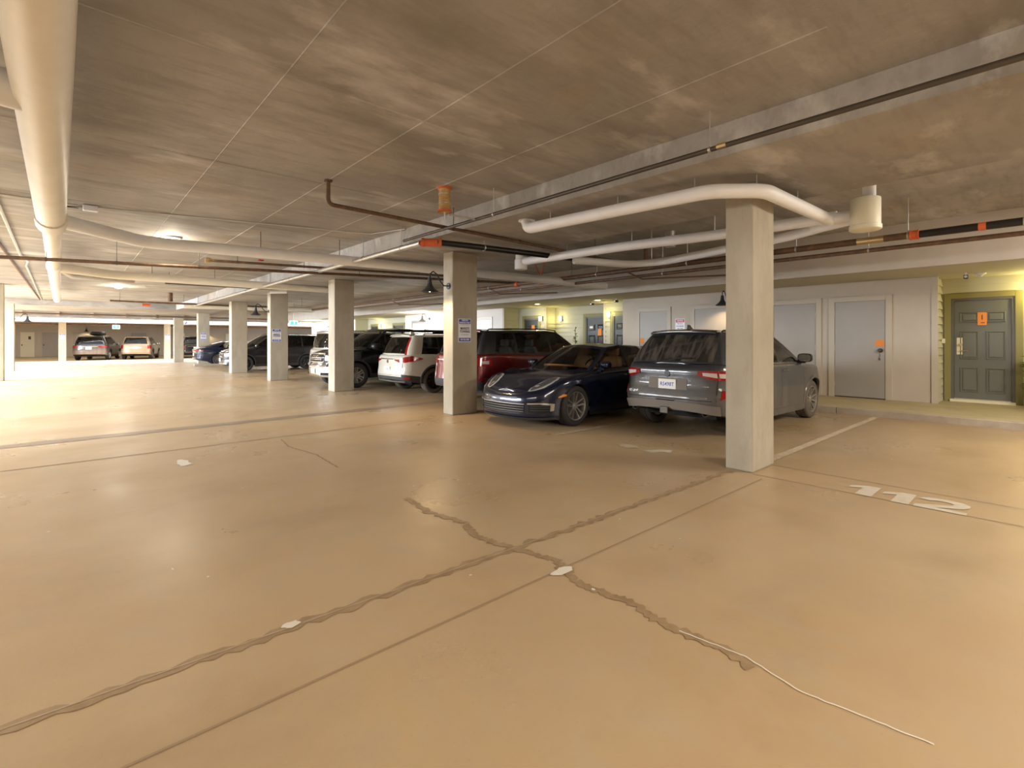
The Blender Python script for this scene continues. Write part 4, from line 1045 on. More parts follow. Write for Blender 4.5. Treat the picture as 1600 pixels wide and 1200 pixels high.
# --- 5: big black SUV with chrome bumper, nose out ------------------------------
blk = paint('black_paint', (0.008, 0.009, 0.010), .2, .2)
sp = suv_spec(5.6, 1.0, 1.90, 3.2, .98, .40, 1.22, 1.20, .5, fb_z=.72, tumble=.17); sp['fb_m'] = M['chrome']; sp['side_glass'] = 'glass'
sp['zb'] = [(-2.8, .45), (-2, .35), (0, .32), (1.8, .35), (2.8, .36)]
sp['front'] = [(.3, -.08), (.42, 0), (.70, 0), (.74, -.05), (1.0, -.06), (1.1, -.09), (1.2, -.14)]
T5 = Car('black_truck', 'big black vehicle with chrome bumper and silver wheels, nose out behind the third column', 'car', sp, (8.15, 14.98, 0), 180, blk)
T5.arch_trim(.05, 'trimblack', .12); T5.wheels((6, .17, .016, .02), 'rubber', 'alloy', .25, .25); T5.mirrors(sp['fx']-.6, sz=1.35, m='black'); T5.seam([sp['doors'][0][0], -.12+(sp['rx']+sp['fx'])/2, sp['doors'][1][1]], .42, None)
T5.handles([sp['doors'][0][0]+.16, sp['doors'][1][0]+.16], -.15, 'chrome')
Lq = T5.L
T5.strip('grille', 'chrome', Lq-.56, Lq+.56, .80, 1.10, .016, 16); T5.strip('grille_mesh', 'void', Lq-.48, Lq+.48, .845, 1.055, .022, 12)
for z in (.89, .945, 1.0): T5.strip('grille_bar', 'chrome', Lq-.48, Lq+.48, z, z+.02, .03, 12)
for sg in (1, -1):
    def A(v): return Lq-v if sg > 0 else Lq+v
    T5.strip('head_lamp', 'headlight', A(.60), A(1.14), .80, [1.06, 1.06, 1.02], .014, 10)
    T5.strip('head_lamp_module', 'headbright', A(.64), A(.80), .88, 1.02, .022, 4); T5.strip('head_lamp_module', 'headbright', A(.86), A(1.02), .85, .99, .022, 4)
    T5.strip('bumper_slot', 'void', A(.5), A(.95), .42, .50, .012, 6)
T5.plate(.54, '', False)

# --- 6: silver-beige boxy SUV, rear to the aisle --------------------------------
silver = paint('silver_beige_paint', (0.44, 0.40, 0.34), .3, .3)
sp = suv_spec(4.8, .95, 1.84, 2.85, .85, .37, 1.14, 1.10, .42, rb_z=.66, gate_z=.66, tumble=.15)
S6 = Car('silver_suv', 'silver-beige boxy SUV, rear to the aisle between the third and fourth column', 'car', sp, (8.72, 17.55, 0), 2, silver)
S6.arch_trim(.04, silver, .1); S6.wheels((5, .2, .014, .02), 'rubber', 'alloy', .23, .23); S6.mirrors(sp['fx']-.5); S6.rails('black', x0=-1.9, x1=.8); S6.seam([sp['doors'][0][0], -.12+(sp['rx']+sp['fx'])/2, sp['doors'][1][1]], .36, None)
for sg in (1, -1):
    S6.strip('tail_lamp', 'taillight', sg*.80, sg*1.24, [.98, .96, .98], [1.12, 1.13, 1.10], .016, 10); S6.strip('gate_seam', 'void', sg*.74, sg*.746, .66, 1.1, .003, 1)
S6.strip('bumper_step', 'alloy_dusty', -.85, .85, .60, .655, .03, 20); S6.strip('lower_bumper', 'dust', -.9, .9, .40, .46, .012, 20)
o = S6.plate(.90, ''); S6.strip('plate_recess', 'trimblack', -.2, .2, .80, 1.0, .006, 6)
spoiler(S6, silver, .06)

# --- 7: black SUV with roof rack, nose out --------------------------------------
sp = suv_spec(4.9, .96, 1.80, 2.9, .9, .37, 1.14, 1.10, .45)
blk2 = paint('charcoal_paint', (0.014, 0.015, 0.020), .22, .25)
B7 = Car('black_suv', 'black SUV with roof rails, nose out between the fourth and fifth column', 'car', sp, (7.62, 26.15, 0), 180, blk2)
B7.arch_trim(.05, 'trimblack', .12); B7.wheels((5, .0, .025, .02), 'rubber', 'alloy_black', .25, .24); B7.mirrors(sp['fx']-.5); B7.rails('chrome', x0=-2, x1=.8, h=.07); B7.seam([sp['doors'][0][0], -.12+(sp['rx']+sp['fx'])/2, sp['doors'][1][1]], .36, None)
Lq = B7.L
B7.strip('grille', 'chrome', Lq-.5, Lq+.5, .68, .98, .014, 16); B7.strip('grille_mesh', 'void', Lq-.44, Lq+.44, .72, .94, .02, 12)
for z in (.76, .82, .88): B7.strip('grille_bar', 'chrome', Lq-.44, Lq+.44, z, z+.025, .028, 12)
for sg in (1, -1):
    B7.strip('head_lamp', 'headbright', Lq-.54*sg, Lq-1.05*sg, [.84, .86, .90], [.99, .99, .98], .016, 8)
    B7.strip('fog_lamp', 'headbright', Lq-.62*sg, Lq-.85*sg, .48, .56, .012, 4)
B7.strip('lower_bumper', 'alloy', Lq-.7, Lq+.7, .34, .40, .02, 16); B7.plate(.55, '', False)

# --- 8: blue fastback, rear to the aisle ---------------------------------------
import copy as _cp
bl = dict(pan); bl['seat_m'] = 'seatgrey'; bl['dash_m'] = 'black'
bluep = paint('dark_blue_paint', (0.008, 0.014, 0.035), .25, .3); bl['frame_m'] = bluep
B8 = Car('blue_hatchback', 'dark blue fastback car, rear to the aisle between the fifth and sixth column', 'car', bl, (7.95, 33.9, 0), 0, bluep, .98)
B8.wheels((12, 0, .012, .012), 'rubber', 'alloy', .26, .24); B8.mirrors(.78); B8.seam([-.88, -.01, 1.04], .26, None)
B8.strip('window_chrome', 'chrome', B8.a_of_x(-1.6), B8.a_of_x(1.0), .985, .995, .004, 16, both=True) if False else None
for sg in (1, -1): B8.strip('tail_lamp', 'taillight', sg*.3, sg*1.05, [.84, .82, .84], [.88, .90, .90], .014, 12)
B8.plate(.62, '')

# --- 9..11: far cars, rears towards the court -----------------------------------
wag = paint('black_wagon_paint', (0.03, 0.028, 0.027), .3, .3, dust=((0.30, 0.22, 0.17), .9, 1.0))
sp = suv_spec(4.8, .93, 1.62, 2.75, .95, .345, 1.02, 1.0, .55)
W9 = Car('black_wagon', 'black wagon with a roof box in the far bays', 'car', sp, (1.75, 48.7, 0), 76, wag, 1.08)
W9.wheels((5, .2, .014, .02), 'rubber', 'alloy', .22, .22); W9.mirrors(sp['fx']-.5); W9.rails('alloy', x0=-1.8, x1=.8); W9.arch_trim(.05, 'trimblack', .12)
for sg in (1, -1): W9.strip('tail_lamp', 'taillight', sg*.5, sg*1.15, [.88, .84, .86], [.96, .98, .98], .014, 10)
W9.strip('chrome_bar', 'chrome', -.5, .5, .90, .93, .012, 10); W9.plate(.80, '')
bxm = MB(); rows = []
for (x, k) in ((-1.0, .15), (-.95, .55), (-.7, .9), (0, 1), (.6, .9), (.95, .6), (1.1, .15)):
    rows.append([(x, .38*k*math.copysign(abs(math.cos(t))**.5, math.cos(t)), .19+.17*k*math.copysign(abs(math.sin(t))**.6, math.sin(t))) for t in [2*PI*i/24 for i in range(25)]])
bxm.grid(rows); bxm.add(rows[0][:-1], [tuple(range(24))]); bxm.add(rows[-1][:-1], [tuple(range(24))])
rb = bxm.build('roof_box', 'black', None, 50); rb.location = (1.75, 48.6, 1.75); rb.rotation_euler = (0, 0, math.radians(76)); tag(rb, 'black roof box strapped on the black wagon', 'roof box')
gold = paint('gold_paint', (0.36, 0.26, 0.17), .3, .3)
sp = suv_spec(4.6, .92, 1.66, 2.65, .95, .35, 1.06, 1.0, .45, rb_z=.62)
G10 = Car('gold_suv', 'gold-tan SUV in the far bays right of the black wagon', 'car', sp, (4.35, 48.6, 0), 76, gold, 1.04)
G10.wheels((5, .2, .014, .02), 'rubber', 'alloy_dusty', .22, .22); G10.mirrors(sp['fx']-.5); G10.rails('black', x0=-1.8, x1=.8); G10.arch_trim(.05, 'trimblack', .12)
for sg in (1, -1): G10.strip('tail_lamp', 'taillight', sg*.72, sg*1.1, [.78, .78, .80], [1.02, 1.03, 1.0], .014, 8)
G10.strip('plate_panel', 'taillight_clear', -.36, .36, .80, .90, .012, 8); G10.strip('bumper_step', gold, -.85, .85, .52, .64, .03, 20); G10.plate(.85, '', m='plate')
sp = suv_spec(4.9, .97, 1.85, 2.9, .9, .37, 1.16, 1.1, .4)
D11 = Car('dark_suv', 'dark SUV in the far bays between the daylit column and the blue hatchback', 'car', sp, (7.75, 49.3, 0), 90, blk2)
D11.wheels((5, .2, .014, .02), 'rubber', 'alloy_dusty', .24, .23); D11.mirrors(sp['fx']-.5); D11.arch_trim(.05, 'trimblack', .12)
for sg in (1, -1): D11.strip('tail_lamp', 'taillight', sg*.72, sg*1.1, [.86, .86, .88], [1.02, 1.03, 1.0], .014, 8)
D11.strip('chrome_bar', 'chrome', -.6, .6, .98, 1.01, .012, 10); D11.plate(.86, '')

# ------------------------------------------------------------------ pipes under the ceiling
def pipe(name, pts, r, m, label, cat='pipe', hang=None, ceil=ZL, n=14, group=None, bend=None, hm='darksteel', hook=True):
    if bend:      # round the corners
        P = [Vector(p) for p in pts]; out = [P[0]]
        for i in range(1, len(P)-1):
            a, b, c = P[i-1], P[i], P[i+1]; d0 = (a-b).normalized(); d1 = (c-b).normalized()
            bb = min(bend, (a-b).length*.45, (c-b).length*.45); p0, p1 = b+d0*bb, b+d1*bb
            for j in range(7):
                t = j/6; out.append(p0*(1-t)**2+b*2*t*(1-t)+p1*t*t)
        out.append(P[-1]); pts = out
    o = MB().tube(pts, r, n).build(name, m, None, 50); tag(o, label, cat, group)
    V = [Vector(p) for p in pts]; tot = [0]
    for i in range(1, len(V)): tot.append(tot[-1]+(V[i]-V[i-1]).length)
    for d in (hang or []):
        d = d*tot[-1]
        for i in range(1, len(V)):
            if tot[i] >= d-1e-6: break
        p = V[i-1].lerp(V[i], (d-tot[i-1])/max(1e-6, tot[i]-tot[i-1])); dr = (V[i]-V[i-1]).normalized()
        cz = ceil if not callable(ceil) else ceil(p.x, p.y)
        MB().tube([(p.x, p.y, p.z+r*.9), (p.x, p.y, cz)], .006, 6).build('hanger_rod', hm, o)
        if hook and 'drain' not in name: MB().tube([p-dr*.012, p+dr*.012], r*1.09+.003, 14).build('hanger_clamp', 'steel' if hm == 'steel' else hm, o, 50)
    return o
def ceil_at(x, y): return ZL if x < 4.5 and y < 33 else (ZD if x < 6.57 else ZR)
def coupling(o, a, b, r, m='orange', name='pipe_coupling'):
    a, b = Vector(a), Vector(b); d = (b-a)
    MB().tube([a, a+d*.12, a+d*.14, a+d*.86, a+d*.88, b], [r*1.12, r*1.12, r, r, r*1.12, r*1.12], 16).build(name, m, o, 40)
# big white drain main along the aisle
m_ = pipe('drain_pipe', [(-.06, -3, 3.06), (-.11, 3.0, 3.05), (-.16, 9.1, 3.03)], .150, 'pvc_cream', 'widest cream drain main running away from the camera at the upper left', hang=[.4, .6, .8], ceil=ceil_at)
MB().tube([(-.155, 8.75, 3.03), (-.16, 9.28, 3.03)], .168, 20).build('pipe_collar', 'pvc_cream', m_, 40)
m_ = pipe('drain_pipe', [(-.16, 9.28, 3.04), (-.22, 14.9, 3.04)], .108, 'pvc_cream', 'middle length of the cream drain main, between the two branch pipes', hang=[.5], ceil=ceil_at)
MB().tube([(-.218, 14.5, 3.04), (-.222, 14.95, 3.04)], .125, 18).build('pipe_collar', 'pvc', m_, 40)
m_ = pipe('drain_pipe', [(-.22, 14.95, 3.05), (-.30, 27.2, 3.07)], .115, 'pvc', 'far length of the white drain main ending near the left concrete beam', hang=[.3, .6, .9], ceil=ceil_at)
m_ = pipe('drain_pipe', [(-.14, 9.0, 3.04), (.95, 10.15, 3.05), (5.6, 9.3, 3.0), (10.9, 8.32, 2.91)], .098, 'pvc', 'long white branch pipe crossing the aisle behind the column with the towing sign', hang=[.28, .4, .52, .64, .78, .9], ceil=ceil_at, bend=.25)
m_ = pipe('drain_pipe', [(-.16, 14.95, 3.05), (.95, 15.9, 3.06), (6.6, 15.6, 3.03)], .105, 'pvc_cream', 'cream branch pipe crossing the aisle farther back above the third column', hang=[.3, .5, .7, .9], ceil=ceil_at, bend=.3)
m_ = pipe('drain_pipe', [(-.24, 15.9, 3.2), (.1, 15.9, 2.98), (1.3, 16.4, 3.0)], .08, 'conduit', 'short grey drain stub below the cream branch pipe')
pipe('drain_pipe', [(3.9, 26.5, 3.0), (9.5, 26.0, 3.0)], .13, 'pvc_cream', 'farthest cream pipe crossing above the black SUV', hang=[.1, .5, .9], ceil=ceil_at)
pipe('drain_pipe', [(4.9, 17.2, 3.0), (5.35, 17.0, 3.02)], .06, 'pvc', 'short white pipe stub on top of the fourth column')
# left curved white pipe entering from the left edge
pipe('drain_pipe', [(-2.6, 4.3, 3.05), (-1.5, 4.25, 3.05), (-.12, 4.6, 3.05)], .12, 'pvc', 'short bright branch entering the drain main from the left edge', bend=.4)
# white pipes around the nearest column
m_ = pipe('drain_pipe', [(4.85, 5.08, 3.12), (4.74, 4.95, 2.97), (4.90, 2.42, 2.95), (5.30, 2.03, 2.95), (7.2, 1.98, 2.95)], .075, 'pvc', 'white pipe bending around the top of the nearest column', hang=[.12, .32, .5, .62, .8], ceil=ceil_at, bend=.14, hm='steel')
MB().lathe([(0, .0), (.12, 0), (.12, -.012), (.085, -.015), (.08, -.05)], 20, 'z', (4.85, 5.08, 3.12)).build('ceiling_flange', 'pvc', m_, 40)
m_ = pipe('drain_pipe', [(6.62, 7.0, 2.96), (6.80, 4.95, 2.97), (7.16, 3.3, 2.98), (7.22, 1.9, 2.98)], .075, 'pvc', 'white pipe with a capped drum end, running beside the nearest column', hang=[.2, .45, .7], ceil=ceil_at, bend=.2, hm='steel')
MB().lathe([(0, .15), (.11, .15), (.11, .06), (.125, .05), (.125, -.13), (.115, -.14), (.0, -.14)], 20, 'z', (6.62, 7.1, 2.95)).build('capped_drum', 'pvc', m_, 40)
m_ = pipe('drain_pipe', [(7.1, 6.15, 2.93), (8.3, 5.75, 2.93), (8.62, 5.2, 2.95), (7.9, 2.7, 2.95), (7.3, 1.75, 2.95)], .07, 'pvc', 'lower white pipe turning above the navy sedan', hang=[.3, .7], ceil=ceil_at, bend=.25, hm='steel')
MB().tube([(7.55, 2.25, 2.955), (7.3, 1.75, 2.955)], .088, 16).build('pipe_collar', 'pvc', m_, 40)
m_ = pipe('drain_pipe', [(7.22, 1.95, 2.96), (7.2, 1.8, 2.96), (7.16, 1.70, 2.96)], .075, 'pvc', 'short white pipe joining the drum right of the nearest column')
dr = tag(MB().lathe([(0, .19), (.15, .19), (.155, .18), (.155, -.13), (.165, -.135), (.165, -.18), (.15, -.19), (0, -.19)], 32, 'z', (7.12, 1.58, 2.93)).build('drain_drum', 'cream', None, 40), 'cream cylindrical drum hanging right of the nearest column', 'drain drum')
MB().tube([(7.16, 1.55, 3.1), (7.16, 1.55, 3.58)], .07, 16).build('drum_stub', 'pvc', dr, 50)
# sprinkler lines
m_ = pipe('sprinkler_pipe', [(2.42, 6.12, 3.42), (2.42, 6.12, 3.12), (8.95, 6.15, 3.05)], .026, 'rust', 'thin rusty sprinkler branch with an elbow up to the ceiling, in front', hang=[.32, .52, .82], ceil=ceil_at, bend=.08)
MB().lathe([(0, -.0), (.05, -.0), (.05, -.02), (.0, -.02)], 14, 'z', (2.42, 6.12, 3.42)).build('pipe_flange', 'rust', m_, 40)
m_ = pipe('sprinkler_pipe', [(4.15, -2, 3.08), (4.15, 7.3, 3.07)], .022, 'darksteel', 'thin dark pipe running along the step of the ceiling', hang=[.435, .75], ceil=ceil_at, hm='steel')
MB().tube([(4.15, 1.98, 3.08), (4.15, 1.9, 3.08)], .026, 10).build('yellow_tag', 'brass', m_)
can = tag(MB().lathe([(0, 0), (.088, 0), (.088, -.03), (.076, -.035), (.076, -.29), (.086, -.295), (.086, -.325), (0, -.325)], 24, 'z', (3.67, 5.4, 3.42)).build('ceiling_canister', 'amber_can', None, 40), 'amber cylinder with orange rims hanging from the ceiling over the aisle', 'canister')
for z in (3.42-.03, 3.42-.325): MB().lathe([(.077, 0), (.092, 0), (.092, .03), (.077, .03)], 24, 'z', (3.67, 5.4, z)).build('orange_rim', 'orange', can, 40)
for z in (3.32, 3.2): MB().lathe([(.077, 0), (.082, 0), (.082, .012), (.077, .012)], 24, 'z', (3.67, 5.4, z)).build('band', 'steel', can, 40)
MB().tube([(3.67, 5.4, 3.1), (3.67, 5.4, 3.0)], .012, 8).tube([(3.74, 5.4, 3.08), (4.15, 5.35, 3.07)], .012, 8).build('drip_line', 'steel', can)
cp = pipe('main_pipe', [(4.30, 28, 3.0), (4.26, 6.95, 3.0)], .045, 'steel', 'long steel main running along the column row to the orange coupling', hang=[.1, .3, .5, .7, .9, .97], ceil=ceil_at, hm='steel')
MB().tube([(4.3, 6.95, 3.0), (4.29, 6.88, 3.0)], .055, 14).build('pipe_coupling', 'orange', cp)
bp_ = pipe('main_pipe', [(4.42, 6.73, 3.0), (5.0, 6.62, 3.0), (8.7, 6.05, 2.98)], .05, 'blackpipe', 'black pipe leaving the orange coupling towards the right', hang=[.2], ceil=ceil_at, hm='steel')
coupling(bp_, (4.25, 6.90, 3.0), (4.50, 6.70, 3.0), .066)
pipe('main_pipe', [(-6, 13.0, 2.72), (-.85, 12.0, 2.83), (4.5, 11.3, 2.96), (10, 10.6, 3.10)], .032, 'rust', 'long brown pipe crossing the aisle from the left edge', hang=[.36, .42, .5, .7, .85], ceil=ceil_at)
m_ = pipe('sprinkler_pipe', [(2.25, 11.95, 3.1), (8.1, 10.54, 3.1)], .028, 'rust', 'brown sprinkler branch with a brass end under the white branch pipe', hang=[.08, .3, .6], ceil=ceil_at)
MB().lathe([(0, -.06), (.06, -.06), (.06, .02), (.035, .06)], 14, 'x', (2.2, 11.96, 3.1)).build('brass_end', 'brass', m_, 40)
m_ = pipe('sprinkler_pipe', [(2.12, 17.49, 3.1), (7.2, 17.15, 3.1)], .03, 'darksteel', 'dark sprinkler branch under the cream branch pipe', hang=[.02, .5], ceil=ceil_at)
for (x, y, z) in ((3.15, 11.72, 3.16), (3.6, 11.6, 3.22)): bx((x-.05, y-.03, z), (x+.05, y+.03, z+.03)).build('red_tag', 'red', m_)
pipe('sprinkler_pipe', [(1.3, 26, 3.05), (5.6, 25.4, 3.0), (7.5, 25, 3.0)], .035, 'rust', 'far brown sprinkler branch above the fifth column', hang=[.05, .4], ceil=ceil_at)
m_ = pipe('sprinkler_pipe', [(3.2, 24.9, 3.41), (3.2, 24.9, 3.05)], .09, 'rust', 'short rusty drop pipe from the ceiling near the fifth column')
coupling(m_, (2.5, 27.6, 3.02), (2.8, 27.6, 3.02), .06)
pipe('main_pipe', [(-8.5, 39.2, 2.98), (12.9, 39.2, 2.98)], .04, 'rust', 'rusty pipe running across under the far edge beam')
pipe('main_pipe', [(-8.5, 46.9, 2.55), (22, 46.9, 2.55)], .06, 'rust', 'rusty pipe running across the far bays above the parked cars', hang=[.1, .25, .4, .55, .7], ceil=2.68)
# parallel mains over the parking bays
rm = pipe('main_pipe', [(9.42, -3, 3.0), (9.42, 26, 3.0)], .052, 'rust', 'thick rusty main over the parking bays with orange couplings', hang=[.115, .157, .21, .28, .36, .5, .7], ceil=ceil_at, hm='steel')
rm2 = pipe('main_pipe', [(9.80, -3, 2.90), (9.80, 24, 2.90)], .036, 'rust', 'rusty lower main over the parking bays beside the thicker one', hang=[.19, .25, .33, .5], ceil=ceil_at, hm='steel')
MB().tube([(9.42, 1.42, 3.0), (9.42, -3, 3.0)], .0545, 14).build('black_sleeve', 'blackpipe', rm, 50)
for y in (1.42, 10.2): coupling(rm, (9.42, y, 3.0), (9.42, y+.11, 3.0), .070)
MB().tube([(9.42, .78, 3.0), (9.42, .70, 3.0)], .057, 12).build('pipe_label', 'orange', rm); MB().tube([(9.42, 2.2, 3.0), (9.42, 1.85, 3.0)], .055, 12).build('pipe_label', 'brass', rm)
for (y0, y1, x1) in ((6.6, 5.0, 10.9), (11.5, 10.6, 10.8), (17.5, 16.6, 10.8)):
    pipe('sprinkler_pipe', [(9.42, y0, 2.98), (9.6, y0-.3, 2.80), (x1, y1-.6, 2.84)], .018, 'rust', {6.6: 'thin rusty sprinkler arm above the dusty grey SUV', 11.5: 'thin rusty sprinkler arm above the white SUV', 17.5: 'thin rusty sprinkler arm above the silver SUV'}[y0])
br = tag(MB().tube([(9.42, 9.3, 3.02), (9.1, 8.9, 3.5)], .014, 8).tube([(9.42, 9.3, 3.02), (9.6, 9.7, 3.5)], .014, 8).tube([(9.42, 9.3, 3.06), (9.42, 9.3, 2.92)], .07, 12).build('sway_brace', 'orange'), 'v-shaped sway brace with red clamp above the red SUV', 'pipe brace')
pipe('vent_pipe', [(9.42, 6.1, 3.02), (9.42, 6.1, 3.578)], .045, 'rust', 'short vertical riser on the thick rusty main', 'pipe')
tag(MB().lathe([(0, 0), (.10, 0), (.10, -.30), (0, -.30)], 18, 'z', (8.9, 5.2, 3.579)).build('ceiling_vent', 'steel', None, 40), 'grey metal vent cap above the navy sedan', 'vent')
tag(MB().lathe([(0, 0), (.09, 0), (.09, -.14), (0, -.14)], 18, 'z', (8.35, 3.45, 3.579)).build('ceiling_vent', 'pvc', None, 40), 'white vent cap left of the nearest column top', 'vent')
# conduits at the left
cd = pipe('conduit', [(-.72, 6, 3.38), (-.74, 10.5, 3.38), (-.80, 16, 3.38), (-.72, 17, 3.36), (-.80, 18.2, 3.38), (-.92, 32.9, 3.38)], .022, 'conduit', 'bright steel conduit running along the left ceiling', 'conduit')
pipe('conduit', [(-1.0, 6, 3.38), (-1.02, 14, 3.38), (-.98, 32.9, 3.38)], .03, 'rust', 'darker conduit beside the bright steel one at the left', 'conduit')
pipe('conduit', [(-6, 9.2, 3.40), (.15, 9.65, 3.40), (4.2, 8.6, 3.40), (4.46, 7.8, 3.40)], .011, 'conduit', 'thin conduit crossing the ceiling to the column row', 'conduit')
em = empty('emergency_light', (0, 0, 0), 0, 'small white emergency light fixture on the ceiling by the drain main', 'light fixture')
bx((.17, 9.55, 3.33), (.34, 9.66, 3.41)).build('fixture_body', 'signwhite', em, bevel=.01); MB().tube([(.17, 9.6, 3.38), (-.06, 9.65, 3.36), (.0, 9.5, 3.33), (.12, 9.5, 3.33)], .006, 6).build('cable', 'black', em)
cl = empty('ceiling_light', (1.40, 23.2, 3.42), 0, 'round ceiling light glowing over the far aisle', 'ceiling light')
MB().lathe([(0, 0), (.16, 0), (.16, -.03), (.13, -.03)], 24, 'z').build('fixture_base', 'signwhite', cl); MB().lathe([(.13, -.03), (.10, -.07), (0, -.085)], 24, 'z').build('diffuser', 'downlight', cl, 60)
cl2 = empty('ceiling_light', (1.50, 11.5, 3.42), 0, 'ceiling light glowing just behind the white branch pipe', 'ceiling light')
MB().lathe([(0, 0), (.16, 0), (.16, -.03), (.13, -.03)], 24, 'z').build('fixture_base', 'signwhite', cl2); MB().lathe([(.13, -.03), (.10, -.07), (0, -.085)], 24, 'z').build('diffuser', 'downlight', cl2, 60)
def plight(loc, e, col, r=.05, par=None):
    l = bpy.data.lights.new('lamp_light', 'POINT'); l.energy = e; l.color = col; l.shadow_soft_size = r
    o = bpy.data.objects.new('lamp_light', l); COL.objects.link(o); o.location = loc
    return o
def slight(loc, e, col, ang=120, r=.06, rot=(0, 0, 0)):
    l = bpy.data.lights.new('lamp_light', 'SPOT'); l.energy = e; l.color = col; l.shadow_soft_size = r; l.spot_size = math.radians(ang); l.spot_blend = .5
    o = bpy.data.objects.new('lamp_light', l); COL.objects.link(o); o.location = loc; o.rotation_euler = rot
    return o
plight((1.40, 23.2, 3.28), 60, (1, .88, .7)); plight((1.5, 11.5, 3.3), 45, (1, .88, .7))
# hooded gooseneck lamps on the columns
GL = []
def gooseneck(x, y, z, dx, label, e=60, dy=0):
    """lamp fixed at (x,y,z) on a column face; the shade hangs at dx (and dy) from it"""
    if not GL:
        r0 = empty('gooseneck_lamp', (0, 0, 0)); GL.append(r0)
        MB().lathe([(0, -.0), (.06, 0), (.06, -.025), (0, -.025)], 18, 'x').build('wall_plate', 'lampshade', r0, 40)
        MB().tube([(-.02, 0, 0), (-.12, 0, .0), (-.2, 0, .08), (-.27, 0, .2), (-.36, 0, .25), (-.42, 0, .2), (-.43, 0, .10)], .013, 8).build('arm', 'lampshade', r0, 60)
        sh = MB().lathe([(.035, .12), (.045, .03), (.055, -.02), (.10, -.08), (.165, -.13), (.17, -.15), (.165, -.15), (.155, -.13), (.09, -.085), (.04, -.04)], 28, 'z', (-.43, 0, 0)).build('lamp_shade', 'lampshade', r0, 40)
        MB().lathe([(0, -.05), (.03, -.06), (.04, -.10), (.025, -.13), (0, -.14)], 14, 'z', (-.43, 0, 0)).build('bulb', 'bulb', sh, 60)
        r = r0
    else: r = copy_tree(GL[0])
    r.location = (x-.006*(dx/max(1, abs(dx))), y-.006*dy, z); r.rotation_euler = (0, 0, math.atan2(-dy, -dx)); tag(r, label, 'lamp', 'hooded gooseneck lamps')
    d = math.hypot(dx, dy)
    slight((x+dx/d*.43, y+dy/d*.43, z-.12), e, (1, .72, .36), 150, .05)
gooseneck(5.43, 7.85, 2.46, -1, 'black gooseneck lamp on the column with the towing sign', 170)
gooseneck(5.31, 18.8, 2.45, -1, 'black gooseneck lamp on the fourth column', 80)
gooseneck(-1.80, 32.2, 2.42, 1, 'black gooseneck lamp on the second left column', 40)
gooseneck(13.38, 32.5, 2.45, -1, 'small black lamp on the white wall above the silver SUV', 60)
gooseneck(13.38, 21.0, 2.5, -1, 'small black lamp on the white storage wall left of the towing sign', 220)
gooseneck(13.39, 6.05, 2.5, -1, 'small black lamp on the beige storage wall, behind the nearest column', 90)
gooseneck(1.2, 54.998, 2.3, 0, 'small black lamp on the far wall above the black wagon', 50, -1)
gooseneck(9.9, 54.998, 2.2, 0, 'small black lamp on the far wall above the blue fastback', 90, -1)
gooseneck(6.8, 45.3, 2.75, 0, 'small black lamp on the wall across the court', 30, -1)
# lights of the unit entries
YG = (1.0, 0.86, 0.30)
def downlight(x, y, label, e=45):
    d = empty('downlight', (x, y, ZS), 0, label, 'downlight', 'round downlights in the walkway soffit')
    MB().lathe([(.10, .0), (.125, 0), (.125, -.012), (.10, -.012)], 24, 'z').build('trim_ring', 'signwhite', d, 40); MB().lathe([(.10, -.006), (0, -.006)], 24, 'z').build('lens', 'downlight', d)
    slight((x, y, ZS-.03), e, YG, 160, .08)
downlight(13.0, 10.24, 'round downlight over the right door of the recess', 16); downlight(12.75, 12.8, 'round downlight over the middle of the recess', 14)
def sconce(x, y, z, label, e=40, col=YG):
    r = empty('wall_sconce', (x, y, z), 0, label, 'wall lamp')
    bx((-.03, -.06, -.09), (0, .06, .09)).build('back_plate', 'unit_frame', r, bevel=.004); MB().lathe([(.05, .09), (.06, .07), (.06, -.08), (.04, -.10), (0, -.10)], 16, 'z', (-.09, 0, 0)).build('lamp_glass', 'sconce', r, 50)
    plight((x-.22, y, z), e, col, .06)
sconce(X1-.03, .22, 2.36, 'lit wall lamp right of the grey six-panel door', 34, (1.0, .84, .34))
sconce(X1-.03, 10.66, 2.34, 'lit wall lamp on the corner between the two dark doors', 9)
sconce(X2-.03, 13.45, 2.30, 'lit wall lamp on the pale green siding by the tree', 8)
sconce(X1-.03, 14.02, 2.30, 'lit wall lamp right of the left recess door', 9)
sconce(X1-.03, 27.75, 2.30, 'lit wall lamp between the two farther unit doors', 22)
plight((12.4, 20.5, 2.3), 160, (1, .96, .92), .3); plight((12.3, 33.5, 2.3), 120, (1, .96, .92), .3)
# small devices under the soffit
def camera_dev(x, y, z, label, m='black', lens=None):
    r = empty('security_camera', (x, y, z), 0, label, 'camera')
    MB().tube([(0, 0, .05), (0, 0, .0)], .015, 8).build('mount', 'signwhite', r); b = bx((-.07, -.035, -.07), (.07, .035, .0)).build('camera_body', m, r, bevel=.01)
    MB().lathe([(0, -.012), (.02, -.012), (.025, 0)], 14, 'x', (-.07, 0, -.035)).build('camera_lens', lens or 'chrome', b, 50)
navyp = mat('navy_plastic', (.01, .03, .12), .3)
camera_dev(13.1, 1.26, 2.70, 'small navy camera with a bright lens above the grey six-panel door', navyp, 'signwhite')
camera_dev(13.4, 10.78, 2.70, 'small dark camera above the door with the plaque'); camera_dev(12.95, 9.46, 2.70, 'small dark camera at the corner of the beige storage wall')
tag(MB().lathe([(0, 0), (.09, 0), (.085, -.02), (.035, -.055), (.02, -.07), (0, -.07)], 20, 'z', (13.4, 1.08, ZS)).build('smoke_detector', 'signwhite', None, 40), 'white cone-shaped detector on the soffit above the grey six-panel door', 'detector')
